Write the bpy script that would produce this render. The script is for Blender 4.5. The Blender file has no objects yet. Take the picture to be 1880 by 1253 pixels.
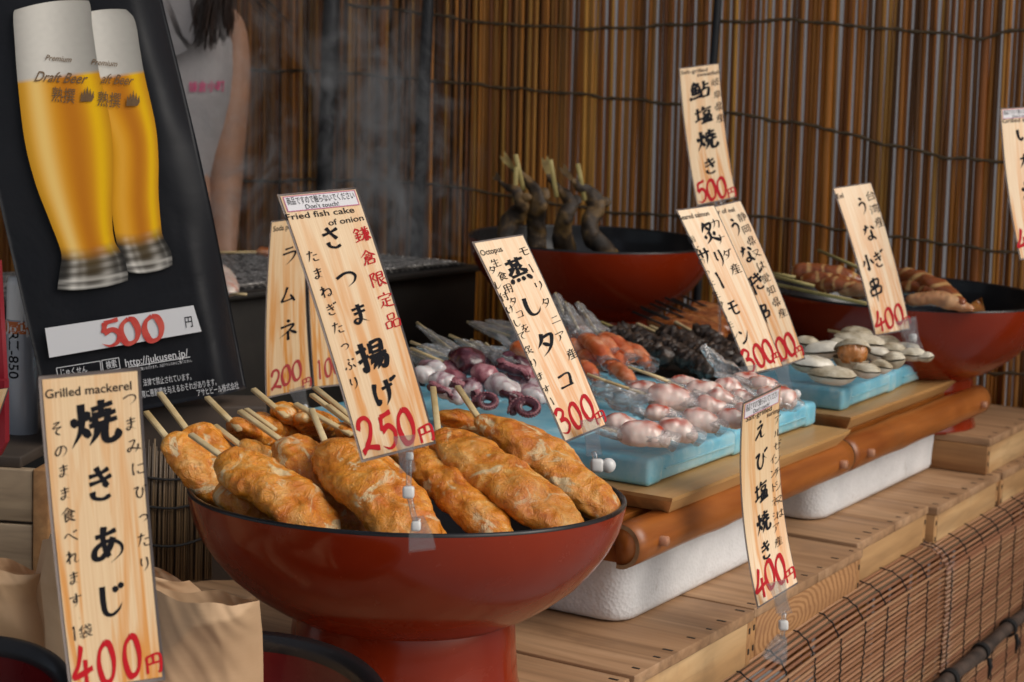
import bpy, bmesh, math, random
from mathutils import Vector, Matrix, noise
from mathutils.bvhtree import BVHTree
R = math.radians
V = Vector
rnd = random.Random(7)
sc = bpy.context.scene
col = sc.collection

# ------------------------------------------------------------------ camera
F, PITCH, ROLL, H = 3300.0, R(7.85), R(2.3), 1.35
_fw = V((0, math.cos(PITCH), -math.sin(PITCH))); _rt = V((1, 0, 0)); _up = _rt.cross(_fw)
CR = _rt * math.cos(ROLL) + _up * math.sin(ROLL)
CU = _up * math.cos(ROLL) - _rt * math.sin(ROLL)
cam = bpy.data.cameras.new('camera'); co = bpy.data.objects.new('camera', cam); col.objects.link(co)
M = Matrix((( CR.x, CU.x, -_fw.x, 0), (CR.y, CU.y, -_fw.y, 0), (CR.z, CU.z, -_fw.z, H), (0, 0, 0, 1)))
co.matrix_world = M
cam.sensor_width = 36; cam.lens = F / 1880 * 36; cam.clip_end = 200; cam.clip_start = .05
cam.dof.use_dof = True; cam.dof.focus_distance = 1.52; cam.dof.aperture_fstop = 13
sc.camera = co
# ------------------------------------------------------------------ light
SUN_EL, SUN_AZ = R(40), R(112)                      # azimuth clockwise from +Y
w = bpy.data.worlds.new('World'); sc.world = w; w.use_nodes = True
nt = w.node_tree; bg = nt.nodes['Background']
sky = nt.nodes.new('ShaderNodeTexSky'); sky.sky_type = 'NISHITA'; sky.sun_disc = False
sky.sun_elevation = SUN_EL; sky.sun_rotation = SUN_AZ
sky.air_density = 1.0; sky.dust_density = 4.0; sky.ozone_density = .6
hs = nt.nodes.new('ShaderNodeHueSaturation'); hs.inputs['Saturation'].default_value = .55; nt.links.new(sky.outputs[0], hs.inputs['Color']); nt.links.new(hs.outputs[0], bg.inputs[0]); bg.inputs[1].default_value = .082
sl = bpy.data.lights.new('sun', 'SUN'); so = bpy.data.objects.new('sun', sl); col.objects.link(so)
sl.energy = 1.05; sl.angle = R(45); sl.color = (1, .94, .85)
d = V((math.sin(SUN_AZ) * math.cos(SUN_EL), math.cos(SUN_AZ) * math.cos(SUN_EL), math.sin(SUN_EL)))
so.rotation_euler = d.to_track_quat('Z', 'Y').to_euler(); so.location = (2, -2, 5)
sc.view_settings.view_transform = 'Standard'; sc.view_settings.look = 'None'; sc.view_settings.gamma = 1
sc.view_settings.use_curve_mapping = False
sc.view_settings.exposure = 0.28
sc.cycles.transparent_max_bounces = 24
sc.cycles.use_denoising = True

# ------------------------------------------------------------------ pixel <-> place
CAM = V((0, 0, H))
def ray(x, y): return _fw + CR * ((x - 940) / F) - CU * ((y - 626.5) / F)
def PZ(x, y, z, k=0.0, Y0=0.0):                      # on the plane z + k (Y - Y0)
    d = ray(x, y); t = (z - k * Y0 - H) / (d.z - k * d.y); return CAM + d * t
def PY(x, y, Y): d = ray(x, y); return CAM + d * (Y / d.y)
def PP(x, y, p, n):                                  # on a plane through p with normal n
    d = ray(x, y); return CAM + d * ((p - CAM).dot(n) / d.dot(n))
# the counter's own axes: u along its front edge, v into the booth
AZ = R(31); U = V((math.sin(AZ), math.cos(AZ), 0)); W = V((-math.cos(AZ), math.sin(AZ), 0)); Zv = V((0, 0, 1))
O = V((.124, 1.585, 0)); ROT = math.atan2(U.y, U.x)
def L(a, b, z): return O + U * a + W * b + Zv * z
ZC = .827

# ------------------------------------------------------------------ objects
def root(name, label, cat, loc, rotz=0.0, group=None, kind=None):
    o = bpy.data.objects.new(name, None); col.objects.link(o); o.empty_display_size = .02
    o.location = loc; o.rotation_euler = (0, 0, rotz)
    if label: o['label'] = label
    if cat: o['category'] = cat
    if group: o['group'] = group
    if kind: o['kind'] = kind
    return o
def _mw(o):
    m = Matrix.Translation(o.location) @ o.rotation_euler.to_matrix().to_4x4()
    return (_mw(o.parent) @ m) if o.parent else m
def obj(name, mb, mat, parent=None, smooth=True, label=None, cat=None, group=None, kind=None, loc=None, rotz=0.0):
    """link the collected world-space mesh as one object (local to its parent, or to loc when it is a thing by itself)"""
    me = bpy.data.meshes.new(name)
    o = bpy.data.objects.new(name, me)
    if parent:
        o.parent = parent; inv = _mw(parent).inverted()
    else:
        if loc is None:
            n = len(mb.v); lo = V([min(p[i] for p in mb.v) for i in range(3)]); hi = V([max(p[i] for p in mb.v) for i in range(3)])
            loc = V(((lo.x + hi.x) / 2, (lo.y + hi.y) / 2, lo.z))
        o.location = loc; o.rotation_euler = (0, 0, rotz); inv = _mw(o).inverted()
    me.from_pydata([inv @ p for p in mb.v], [], mb.f)
    if mb.c:
        at = me.color_attributes.new('Col', 'FLOAT_COLOR', 'POINT')
        for i, c in enumerate(mb.c): at.data[i].color = (*c, 1)
    if mb.uv:
        ul = me.uv_layers.new(name='UVMap')
        for lp in me.loops: ul.data[lp.index].uv = mb.uv[lp.vertex_index]
    me.materials.append(mat)
    if smooth: me.shade_smooth()
    me.update()
    col.objects.link(o)
    if label: o['label'] = label
    if cat: o['category'] = cat
    if group: o['group'] = group
    if kind: o['kind'] = kind
    return o
class MB:
    def __init__(s): s.v = []; s.f = []; s.c = []; s.uv = []
    def add(s, vs, fs, c=None):
        n = len(s.v); s.v += [V(p) for p in vs]; s.f += [tuple(i + n for i in f) for f in fs]
        if c is not None: s.c += [c] * len(vs)
        return s
    def box(s, c, ax, sz, bev=0.0, seg=2):
        """c centre, ax three axes, sz full sizes"""
        bm = bmesh.new(); bmesh.ops.create_cube(bm, size=1)
        for v in bm.verts: v.co = V((v.co.x * sz[0], v.co.y * sz[1], v.co.z * sz[2]))
        if bev: bmesh.ops.bevel(bm, geom=bm.edges[:], offset=bev, segments=seg, affect='EDGES', profile=.5)
        bm.verts.index_update()
        s.add([c + ax[0] * v.co.x + ax[1] * v.co.y + ax[2] * v.co.z for v in bm.verts], [[v.index for v in f.verts] for f in bm.faces]); bm.free(); return s
    def lbox(s, a0, a1, b0, b1, z0, z1, bev=.0015, seg=2):  # box in counter axes
        return s.box(L((a0 + a1) / 2, (b0 + b1) / 2, (z0 + z1) / 2), (U, W, Zv), (a1 - a0, b1 - b0, z1 - z0), bev, seg)
    def tube(s, pts, rad, n=8, up=None, flat=1.0, cap=True, c=None, closed=False):
        m = len(pts)
        if not hasattr(rad, '__len__'): rad = [rad] * m
        vs = []; prev = None
        for i in range(m):
            a = pts[i - 1] if i else (pts[-1] if closed else pts[0]); b = pts[i + 1] if i < m - 1 else (pts[0] if closed else pts[-1])
            t = (b - a).normalized()
            if up is not None: x = t.cross(up)
            elif prev is None: x = t.cross(V((0, 0, 1)) if abs(t.z) < .9 else V((1, 0, 0)))
            else: x = prev - t * prev.dot(t)
            if x.length < 1e-9: x = t.orthogonal()
            x.normalize(); y = x.cross(t).normalized(); prev = x
            for k in range(n):
                q = 2 * math.pi * (k + .5) / n; vs.append(pts[i] + x * (math.cos(q) * rad[i]) + y * (math.sin(q) * rad[i] * flat))
        fs = []
        for i in range(m if closed else m - 1):
            j = (i + 1) % m
            for k in range(n):
                k2 = (k + 1) % n; fs.append((i * n + k, i * n + k2, j * n + k2, j * n + k))
        if cap and not closed: fs.append(tuple(range(n))[::-1]); fs.append(tuple((m - 1) * n + k for k in range(n)))
        return s.add(vs, fs, c)
    def lathe(s, prof, c, n=64, tilt=None, c0=None):
        vs = []; fs = []; m = len(prof)
        Mt = tilt or Matrix.Identity(3)
        for r, z in prof:
            for k in range(n):
                q = 2 * math.pi * k / n; vs.append(c + Mt @ V((r * math.cos(q), r * math.sin(q), z)))
        for i in range(m - 1):
            for k in range(n):
                k2 = (k + 1) % n; fs.append((i * n + k, i * n + k2, (i + 1) * n + k2, (i + 1) * n + k))
        return s.add(vs, fs, c0)
    def grid(s, fn, nu, nv, c=None, uv=True):
        n = len(s.v)
        for j in range(nv + 1):
            for i in range(nu + 1):
                s.v.append(fn(i / nu, j / nv))
                if uv: s.uv.append((i / nu, j / nv))
                if c: s.c.append(c(i / nu, j / nv))
        for j in range(nv):
            for i in range(nu):
                a = n + j * (nu + 1) + i; s.f.append((a, a + 1, a + nu + 2, a + nu + 1))
        return s
    def wob(s, amp, fr, seed=0, start=0):
        for i in range(start, len(s.v)):
            p = s.v[i]; q = p * fr + V((seed, seed * 1.7, seed * .3)); s.v[i] = p + noise.noise_vector(q) * amp
        return s
def smoothpath(pts, n):
    """Catmull-Rom through points"""
    P = [V(p) for p in pts]; P = [P[0] * 2 - P[1]] + P + [P[-1] * 2 - P[-2]]
    out = []; m = len(P) - 3
    for i in range(n):
        t = i / (n - 1) * m; k = min(int(t), m - 1); t -= k; a, b, c, d = P[k:k + 4]
        out.append(.5 * ((2 * b) + (c - a) * t + (2 * a - 5 * b + 4 * c - d) * t * t + (3 * b - a - 3 * c + d) * t ** 3))
    return out
def capsule(mb, path, wid, thick, up, n=30, m=24, p=2.6, amp=0, fr=60, seed=0, ridge=0, rfr=150, tape=0.0):
    """a lumpy rounded body along a path"""
    pts = smoothpath(path, n) if len(path) > 2 else [V(path[0]).lerp(V(path[1]), i / (n - 1)) for i in range(n)]
    vs = []
    for i in range(n):
        sft = i / (n - 1); q = abs(2 * sft - 1)
        r = max(.02, (1 - q ** p) ** (1 / 2.0)) * (1 - tape * sft)
        t = (pts[min(i + 1, n - 1)] - pts[max(i - 1, 0)]).normalized(); x = t.cross(up).normalized(); y = x.cross(t)
        for k in range(m):
            a = 2 * math.pi * k / m; nn = x * math.cos(a) * wid + y * math.sin(a) * thick
            pnt = pts[i] + nn * r; dn = nn.normalized(); s_ = V((seed * 3.1, seed * 1.3, seed * .7))
            dsp = 0
            if amp: dsp += amp * (noise.noise(pnt * fr + s_) + .5 * noise.noise(pnt * fr * 2.1 + s_))
            if ridge: dsp += ridge * (1 - 2.2 * abs(noise.noise(V((pnt.x, pnt.y, pnt.z)) * rfr + s_ * 2))) 
            vs.append(pnt + dn * dsp * min(1, r * 1.5))
    fs = [(i * m + k, i * m + (k + 1) % m, (i + 1) * m + (k + 1) % m, (i + 1) * m + k) for i in range(n - 1) for k in range(m)]
    fs.append(tuple(range(m))[::-1]); fs.append(tuple((n - 1) * m + k for k in range(m)))
    mb.add(vs, fs); return mb

# ------------------------------------------------------------------ materials
def hexc(h): return tuple((lambda c: c / 12.92 if c <= .04045 else ((c + .055) / 1.055) ** 2.4)(int(h[i:i + 2], 16) / 255) for i in (0, 2, 4))
class NT:
    def __init__(s, name):
        s.m = bpy.data.materials.new(name); s.m.use_nodes = True; s.t = s.m.node_tree
        s.b = s.t.nodes['Principled BSDF']; s.out = s.t.nodes['Material Output']
    def n(s, typ, **kw):
        nd = s.t.nodes.new(typ)
        for k, v in kw.items():
            if k.startswith('i_'): nd.inputs[int(k[2:]) if k[2:].isdigit() else k[2:].replace('_', ' ')].default_value = v
            else: setattr(nd, k, v)
        return nd
    def l(s, a, b): s.t.links.new(a, b)
    def coords(s, scale=(1, 1, 1), which='Object', rndoff=True):
        tc = s.n('ShaderNodeTexCoord'); mp = s.n('ShaderNodeMapping'); mp.inputs['Scale'].default_value = scale
        s.l(tc.outputs[which], mp.inputs['Vector'])
        if rndoff:
            oi = s.n('ShaderNodeObjectInfo'); mu = s.n('ShaderNodeMath', operation='MULTIPLY'); mu.inputs[1].default_value = 37.0
            s.l(oi.outputs['Random'], mu.inputs[0]); s.l(mu.outputs[0], mp.inputs['Location'])
        return mp.outputs[0]
    def noise(s, vec, scale, detail=4, rough=.55, dist=0):
        nd = s.n('ShaderNodeTexNoise'); nd.inputs['Scale'].default_value = scale; nd.inputs['Detail'].default_value = detail
        nd.inputs['Roughness'].default_value = rough; nd.inputs['Distortion'].default_value = dist
        if vec is not None: s.l(vec, nd.inputs['Vector'])
        return nd.outputs['Fac']
    def ramp(s, fac, stops):
        nd = s.n('ShaderNodeValToRGB'); e = nd.color_ramp.elements
        e[0].position, e[0].color = stops[0][0], (*stops[0][1], 1); e[1].position, e[1].color = stops[-1][0], (*stops[-1][1], 1)
        for p, c in stops[1:-1]: q = e.new(p); q.color = (*c, 1)
        s.l(fac, nd.inputs[0]); return nd.outputs[0]
    def mix(s, fac, a, b, blend='MIX'):
        nd = s.n('ShaderNodeMix', data_type='RGBA', blend_type=blend)
        for src, i in ((fac, 0), (a, 6), (b, 7)):
            if hasattr(src, 'is_output'): s.l(src, nd.inputs[i])
            else: nd.inputs[i].default_value = src if i == 0 else (*src, 1)
        return nd.outputs[2]
    def bump(s, h, strength=.3, dist=.002):
        nd = s.n('ShaderNodeBump'); nd.inputs['Strength'].default_value = strength; nd.inputs['Distance'].default_value = dist
        s.l(h, nd.inputs['Height']); s.l(nd.outputs[0], s.b.inputs['Normal']); return nd
    def set(s, **kw):
        for k, v in kw.items():
            i = s.b.inputs[k.replace('_', ' ')]
            if hasattr(v, 'is_output'): s.l(v, i)
            else: i.default_value = (*v, 1) if isinstance(v, tuple) and len(v) == 3 and i.type == 'RGBA' else v
        return s
def mk(name, c1, c2=None, scale=20, rough=.5, stretch=(1, 1, 1), lo=.35, hi=.65, bump=0, bscale=None, bdist=.002, **kw):
    t = NT(name); vec = t.coords(stretch)
    t.set(Roughness=rough)
    if c2: t.set(Base_Color=t.ramp(t.noise(vec, scale), [(lo, c1), (hi, c2)]))
    else: t.set(Base_Color=c1)
    if bump: t.bump(t.noise(vec, bscale or scale * 2, 6), bump, bdist)
    t.set(**kw); return t.m
def wood(name, cols, axis=0, rough=.6, fine=90, along=2.2, knot=True, dark=(.06, .035, .02)):
    t = NT(name); st = [fine * .22] * 3; st[axis] = along
    vec = t.coords(tuple(st)); v2 = t.coords(tuple(x * (4 if i != axis else 1.4) for i, x in enumerate(st)))
    n1 = t.noise(vec, 1.0, 5, .6, 1.1); n2 = t.noise(v2, 1.0, 3, .6, .2)
    c = t.ramp(n1, [(.28, cols[0]), (.5, cols[1]), (.72, cols[2])])
    c = t.mix(t.ramp(n2, [(.45, (0, 0, 0)), (.75, (.55, .55, .55))]), c, tuple(x * .55 for x in cols[0]))
    n3 = t.noise(t.coords((1, 1, 1)), 9, 4, .65)
    c = t.mix(t.ramp(n3, [(.56, (0, 0, 0)), (.8, (.5, .5, .5))]), c, dark)
    t.set(Base_Color=c, Roughness=rough); t.bump(n2, .25, .0008); return t.m

M_ = {}
M_['crate_top'] = wood('crate_top_wood', [hexc('8c6848'), hexc('ac8662'), hexc('bf9a76')], 1, dark=(.11, .055, .03))
M_['crate_front'] = wood('crate_front_wood', [hexc('9f774c'), hexc('bf9666'), hexc('d2b082')], 0, fine=60, dark=(.16, .085, .04))
M_['crate_end'] = wood('crate_end_wood', [hexc('96683f'), hexc('b58655'), hexc('c49a68')], 1, fine=70)
M_['old_wood'] = wood('old_grey_wood', [hexc('7d6a55'), hexc('a08c72'), hexc('b3a084')], 0, fine=80)
M_['board'] = wood('cutting_board_wood', [hexc('c08d52'), hexc('d0a064'), hexc('dab078')], 0, rough=.42, fine=34, dark=(.46, .27, .12))
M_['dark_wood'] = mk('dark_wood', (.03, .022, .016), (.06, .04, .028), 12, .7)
M_['nail'] = mk('nail_rust', (.02, .014, .01), rough=.6)
M_['bamboo_rail'] = wood('varnished_bamboo', [hexc('844216'), hexc('a05c26'), hexc('b26e34')], 0, rough=.32, fine=55, along=3.0, dark=(.16, .07, .025))
M_['bamboo_end'] = mk('bamboo_cut_end', hexc('8d6a48'), hexc('a78a66'), 60, .7)
M_['rail_wood'] = mk('varnished_wood', hexc('7a4314'), hexc('96571f'), 8, .35, (1, 8, 8))
M_['peg'] = mk('peg_wood', hexc('a86f50'), hexc('c09070'), 40, .6)
def lacquer(name, c, c2, rough=.22):
    t = NT(name); n = t.noise(t.coords((1, 1, 1)), 5, 5, .6)
    t.set(Base_Color=t.ramp(n, [(.3, c), (.7, c2)]), Coat_Weight=.2, Coat_Roughness=.1, Specular_IOR_Level=.35)
    r = t.noise(t.coords((1, 1, 1)), 9, 6, .65, .8); t.set(Roughness=t.ramp(r, [(.38, (rough * .8,) * 3), (.52, (rough + .05,) * 3), (.68, (rough + .30,) * 3)]))
    sc_ = t.noise(t.coords((9, 9, 420)), 1.0, 2, .5, .3); sp = t.noise(t.coords(), 210, 2, .6); mx = t.mix(t.ramp(sp, [(.70, (0, 0, 0)), (.76, (.35, .35, .35))]), t.ramp(n, [(.3, c), (.7, c2)]), tuple(min(1, x * 1.4 + .05) for x in c2)); t.set(Base_Color=mx); t.bump(sc_, .05, .0006); return t.m
M_['lacquer_red'] = lacquer('red_lacquer', hexc('7e230b'), hexc('8e2c0f'), .15)
M_['lacquer_dark'] = lacquer('deep_red_lacquer', (.11, .004, .006), (.15, .007, .008))
M_['lacquer_black'] = lacquer('black_lacquer', (.009, .009, .010), (.014, .013, .014), .3)
t = NT('styrofoam'); vec = t.coords()
vo = t.n('ShaderNodeTexVoronoi'); vo.inputs['Scale'].default_value = 260; t.l(vec, vo.inputs['Vector'])
n = t.noise(vec, 14, 6, .7)
c = t.ramp(n, [(.3, (.63, .64, .65)), (.6, (.77, .78, .79))])
n2 = t.noise(vec, 38, 4, .7); c = t.mix(t.ramp(n2, [(.62, (0, 0, 0)), (.74, (.6, .6, .6))]), c, (.34, .30, .26))
t.set(Base_Color=c, Roughness=.85, Subsurface_Weight=.08, Subsurface_Radius=(.01, .01, .01)); t.bump(vo.outputs['Distance'], .45, .0012); M_['styro'] = t.m
t = NT('ice_pack_plastic'); vec = t.coords(); n = t.noise(vec, 16, 5, .6); n2 = t.noise(vec, 55, 4, .65)
c = t.ramp(n, [(.3, hexc('5fb6d2')), (.5, hexc('88cbe0')), (.72, hexc('b8e0ea'))])
c = t.mix(t.ramp(n2, [(.52, (0, 0, 0)), (.75, (.6, .6, .6))]), c, hexc('dceef0'))
t.set(Base_Color=c, Roughness=.33, Subsurface_Weight=.35, Subsurface_Radius=(.012, .02, .025), Subsurface_Scale=.5, Coat_Weight=.25, Coat_Roughness=.2); t.bump(n2, .2, .001); M_['ice'] = t.m
# reeds: the shade of each reed is stored per reed
t = NT('screen_reed'); at = t.n('ShaderNodeAttribute', attribute_name='Col'); n = t.noise(t.coords((30, 30, 3)), 1, 5, .6)
c = t.mix(t.ramp(n, [(.46, (0, 0, 0)), (.80, (.5, .5, .5))]), at.outputs[0], (.05, .022, .008)); t.set(Base_Color=c, Roughness=.36); M_['reed'] = t.m
M_['cord'] = mk('straw_cord', (.07, .045, .022), (.15, .10, .05), 200, .8)
M_['black_post'] = mk('black_post', (.008, .009, .012), (.016, .017, .02), 9, .55)
t = NT('blind_stick'); at = t.n('ShaderNodeAttribute', attribute_name='Col'); n = t.noise(t.coords((8, 60, 60)), 1, 4, .6)
c = t.mix(t.ramp(n, [(.5, (0, 0, 0)), (.8, (.25, .25, .25))]), at.outputs[0], (.16, .08, .05)); t.set(Base_Color=c, Roughness=.45); M_['stick'] = t.m
M_['string'] = mk('black_string', (.006, .005, .005), rough=.8)
t = NT('grill_metal'); n = t.noise(t.coords(), 14, 6, .7); t.set(Base_Color=t.ramp(n, [(.3, (.010, .009, .008)), (.7, (.024, .021, .018))]), Roughness=.55, Metallic=.2); M_['grill'] = t.m
M_['mesh'] = mk('grill_wire', (.05, .047, .045), (.40, .38, .36), 120, .3, Metallic=.8)
M_['coal'] = mk('charcoal', (.006, .006, .007), (.06, .058, .056), 60, .8, bump=.8, bscale=60, bdist=.01)
M_['skewer'] = mk('bamboo_skewer', hexc('c4a874'), hexc('e2cc9e'), 30, .55, (1, 1, 1), bump=.1)
M_['skewer_green'] = mk('bamboo_skewer_green', hexc('9b8a4e'), hexc('bfae72'), 30, .55)
M_['steel_skewer'] = mk('steel_skewer', (.03, .028, .028), (.06, .055, .05), 30, .4, Metallic=.6)
# fried fish cake
t = NT('fried_fish_cake'); vec = t.coords(); n = t.noise(vec, 30, 6, .66, 1.2); n2 = t.noise(vec, 24, 6, .68, 1.6); n3 = t.noise(vec, 120, 6, .72, 1.0); n4 = t.noise(vec, 12, 3, .5, .5)
c = t.ramp(n, [(.24, hexc('9a480a')), (.37, hexc('cf721a')), (.52, hexc('e5942e')), (.70, hexc('f2bf70'))])
c = t.mix(t.ramp(n2, [(.56, (0, 0, 0)), (.61, (.9, .9, .9))]), c, hexc('ead0a0'))
c = t.mix(t.ramp(n4, [(.52, (0, 0, 0)), (.74, (.5, .5, .5))]), c, hexc('b85612'))
c = t.mix(t.ramp(n3, [(.56, (0, 0, 0)), (.72, (.5, .5, .5))]), c, hexc('96400c'))
oi = t.n('ShaderNodeObjectInfo'); c = t.mix(1.0, c, t.ramp(oi.outputs['Random'], [(0, (.86, .83, .78)), (.5, (1, 1, 1)), (1, (1, .97, .90))]), 'MULTIPLY')
nw = t.noise(vec, 75, 4, .6, 2.2)                       # wrinkled fried skin
ab = t.n('ShaderNodeMath', operation='SUBTRACT'); t.l(nw, ab.inputs[0]); ab.inputs[1].default_value = .5; ab2 = t.n('ShaderNodeMath', operation='ABSOLUTE'); t.l(ab.outputs[0], ab2.inputs[0])
ml = t.n('ShaderNodeMath', operation='MULTIPLY_ADD'); t.l(n3, ml.inputs[0]); ml.inputs[1].default_value = .5; t.l(ab2.outputs[0], ml.inputs[2])
ro = t.ramp(n2, [(.35, (.20,) * 3), (.65, (.40,) * 3)])
t.set(Base_Color=c, Roughness=ro, Specular_IOR_Level=.6, Subsurface_Weight=.08, Subsurface_Radius=(.01, .005, .002)); t.bump(ml.outputs[0], .8, .0034); M_['cake'] = t.m
def flesh(name, stops, scale, rough=.25, sss=.3, rad=(.01, .005, .004), stretch=(1, 1, 1), bump=.15, bs=120, dist=.5, coat=.3):
    t = NT(name); n = t.noise(t.coords(stretch), scale, 5, .6, dist)
    t.set(Base_Color=t.ramp(n, stops), Roughness=rough, Subsurface_Weight=sss, Subsurface_Radius=rad, Coat_Weight=coat, Coat_Roughness=.1)
    t.bump(t.noise(t.coords(), bs, 4), bump, .001); return t.m
M_['salmon'] = flesh('raw_salmon', [(.3, hexc('c85428')), (.52, hexc('e27c4a')), (.68, hexc('f0b08a'))], 46)
M_['shrimp'] = flesh('raw_shrimp', [(.3, hexc('d6a090')), (.45, hexc('e2c6b8')), (.65, hexc('ece0d6'))], 34, sss=.4)
t = NT('raw_shrimp_streaked'); at = t.n('ShaderNodeAttribute', attribute_name='Col'); n = t.noise(t.coords(), 45, 5, .6, .4)
c = t.mix(t.ramp(n, [(.42, (0, 0, 0)), (.70, (.35, .35, .35))]), at.outputs[0], hexc('f4ece4')); t.set(Base_Color=c, Roughness=.22, Subsurface_Weight=.4, Subsurface_Radius=(.01, .005, .004), Coat_Weight=.4, Coat_Roughness=.08); t.bump(t.noise(t.coords(), 140, 4), .2, .001); M_['shrimp_streak'] = t.m
t = NT('crate_front_knotted'); tc = t.n('ShaderNodeTexCoord'); mp = t.n('ShaderNodeMapping'); mp.inputs['Location'].default_value = (.035, .23, -.030); mp.inputs['Scale'].default_value = (.62, 1, 1.5); t.l(tc.outputs['Object'], mp.inputs['Vector'])
wv = t.n('ShaderNodeTexWave', wave_type='RINGS', rings_direction='Y'); wv.inputs['Scale'].default_value = 42; wv.inputs['Distortion'].default_value = 3.5; wv.inputs['Detail'].default_value = 3; wv.inputs['Detail Scale'].default_value = 1.2; t.l(mp.outputs[0], wv.inputs['Vector'])
c = t.ramp(wv.outputs['Fac'], [(.25, hexc('9a6c42')), (.6, hexc('b98a5c'))]); n3 = t.noise(t.coords((12, 60, 60)), 1, 4, .6); c = t.mix(t.ramp(n3, [(.4, (0, 0, 0)), (.8, (.5, .5, .5))]), c, hexc('8a6040')); t.set(Base_Color=c, Roughness=.6); M_['crate_knot'] = t.m
M_['stain_pink'] = mk('pink_stain', hexc('b8847c'), hexc('cbb0a8'), 40, .9)
M_['shrimp_vein'] = flesh('shrimp_stripe', [(.3, hexc('b5482c')), (.7, hexc('d98468'))], 60)
M_['octo_dark'] = flesh('octopus_purple', [(.3, (.035, .008, .012)), (.55, (.085, .018, .028)), (.75, (.24, .10, .11))], 70, bump=.6, bs=160)
M_['octo_pink'] = flesh('octopus_pink', [(.3, hexc('6e3440')), (.5, hexc('a2646c')), (.7, hexc('c8a0a2'))], 60)
M_['octo_white'] = flesh('octopus_white', [(.34, hexc('5e2c3a')), (.44, hexc('a88a90')), (.52, hexc('cfc6c4')), (.7, hexc('dcd8d6'))], 34, sss=.4)
M_['liver'] = flesh('grilled_liver', [(.3, (.012, .008, .006)), (.52, (.04, .025, .017)), (.66, (.10, .058, .034)), (.78, (.19, .11, .06))], 95, .42, 0, bump=1, bs=260, coat=.1)
M_['eel'] = flesh('glazed_eel', [(.3, (.16, .035, .010)), (.5, (.34, .10, .025)), (.72, (.52, .22, .07))], 60, .25, .05, bump=.5)
t = NT('grilled_squid'); at = t.n('ShaderNodeAttribute', attribute_name='Col'); n = t.noise(t.coords(), 60, 5, .6)
c = t.mix(t.ramp(n, [(.48, (0, 0, 0)), (.75, (.45, .45, .45))]), at.outputs[0], (.16, .055, .022)); t.set(Base_Color=c, Roughness=.32, Subsurface_Weight=.1, Coat_Weight=.2); t.bump(n, .3, .001); M_['squid'] = t.m
t = NT('clam_shell'); tc = t.coords(); n = t.noise(tc, 40, 5, .6)
wv = t.n('ShaderNodeTexWave', wave_type='BANDS', bands_direction='Z'); wv.inputs['Scale'].default_value = 130; wv.inputs['Distortion'].default_value = 3; t.l(tc, wv.inputs['Vector'])
c = t.ramp(n, [(.3, hexc('7a6648')), (.44, hexc('b5a78c')), (.62, hexc('dcd2bc'))]); t.set(Base_Color=c, Roughness=.5); t.bump(wv.outputs['Fac'], .4, .0012); M_['shell_grey'] = t.m
M_['shell_white'] = mk('clam_shell_white', hexc('b8ac92'), hexc('e6dfcf'), 40, .35, lo=.3, hi=.55, bump=.15, bscale=90, Coat_Weight=.2)
M_['clam_flesh'] = flesh('clam_flesh', [(.3, (.12, .06, .02)), (.5, hexc('c07a3c')), (.7, hexc('dba878'))], 90, bump=.7)
t = NT('charred_fish'); vec = t.coords(); n = t.noise(vec, 26, 6, .65, .5); n2 = t.noise(vec, 130, 4, .7)
c = t.ramp(n, [(.34, (.010, .007, .005)), (.48, (.045, .026, .012)), (.58, (.17, .095, .028)), (.66, (.10, .06, .03)), (.76, (.32, .26, .19))])
c = t.mix(t.ramp(n2, [(.52, (0, 0, 0)), (.7, (.7, .7, .7))]), c, (.03, .022, .016)); t.set(Base_Color=c, Roughness=.6); t.bump(n2, .7, .002); M_['fish'] = t.m
M_['fin'] = mk('fish_fin', (.20, .13, .04), (.40, .30, .10), 60, .6)
# clear film and plastic
def clear(name, tint, gloss, tex=0, sc_=60, white=0.0):
    t = NT(name); t.t.nodes.remove(t.b)
    tr = t.n('ShaderNodeBsdfTransparent'); tr.inputs[0].default_value = (*tint, 1)
    gl = t.n('ShaderNodeBsdfGlossy'); gl.inputs['Roughness'].default_value = .07
    lw = t.n('ShaderNodeLayerWeight'); lw.inputs['Blend'].default_value = gloss
    if tex:
        b = t.n('ShaderNodeBump'); b.inputs['Strength'].default_value = tex; b.inputs['Distance'].default_value = .004
        t.l(t.noise(t.coords(), sc_, 5, .6, 1.2), b.inputs['Height']); t.l(b.outputs[0], gl.inputs['Normal']); t.l(b.outputs[0], lw.inputs['Normal'])
    mx = t.n('ShaderNodeMixShader'); t.l(lw.outputs['Facing'], mx.inputs[0]); t.l(tr.outputs[0], mx.inputs[1]); t.l(gl.outputs[0], mx.inputs[2]); o = mx.outputs[0]
    if white:
        df = t.n('ShaderNodeBsdfDiffuse'); df.inputs[0].default_value = (.75, .75, .75, 1); m2 = t.n('ShaderNodeMixShader')
        m2.inputs[0].default_value = white
        t.l(o, m2.inputs[1]); t.l(df.outputs[0], m2.inputs[2]); o = m2.outputs[0]
    t.l(o, t.out.inputs[0]); return t.m
M_['film'] = clear('cling_film', (.97, .98, .99), .52, 1.0, 120, .10)
M_['clip'] = clear('clear_plastic', (.92, .93, .94), .46, .35, 90, .05)
M_['white_plastic'] = mk('white_plastic', (.72, .71, .69), rough=.3)
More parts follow.
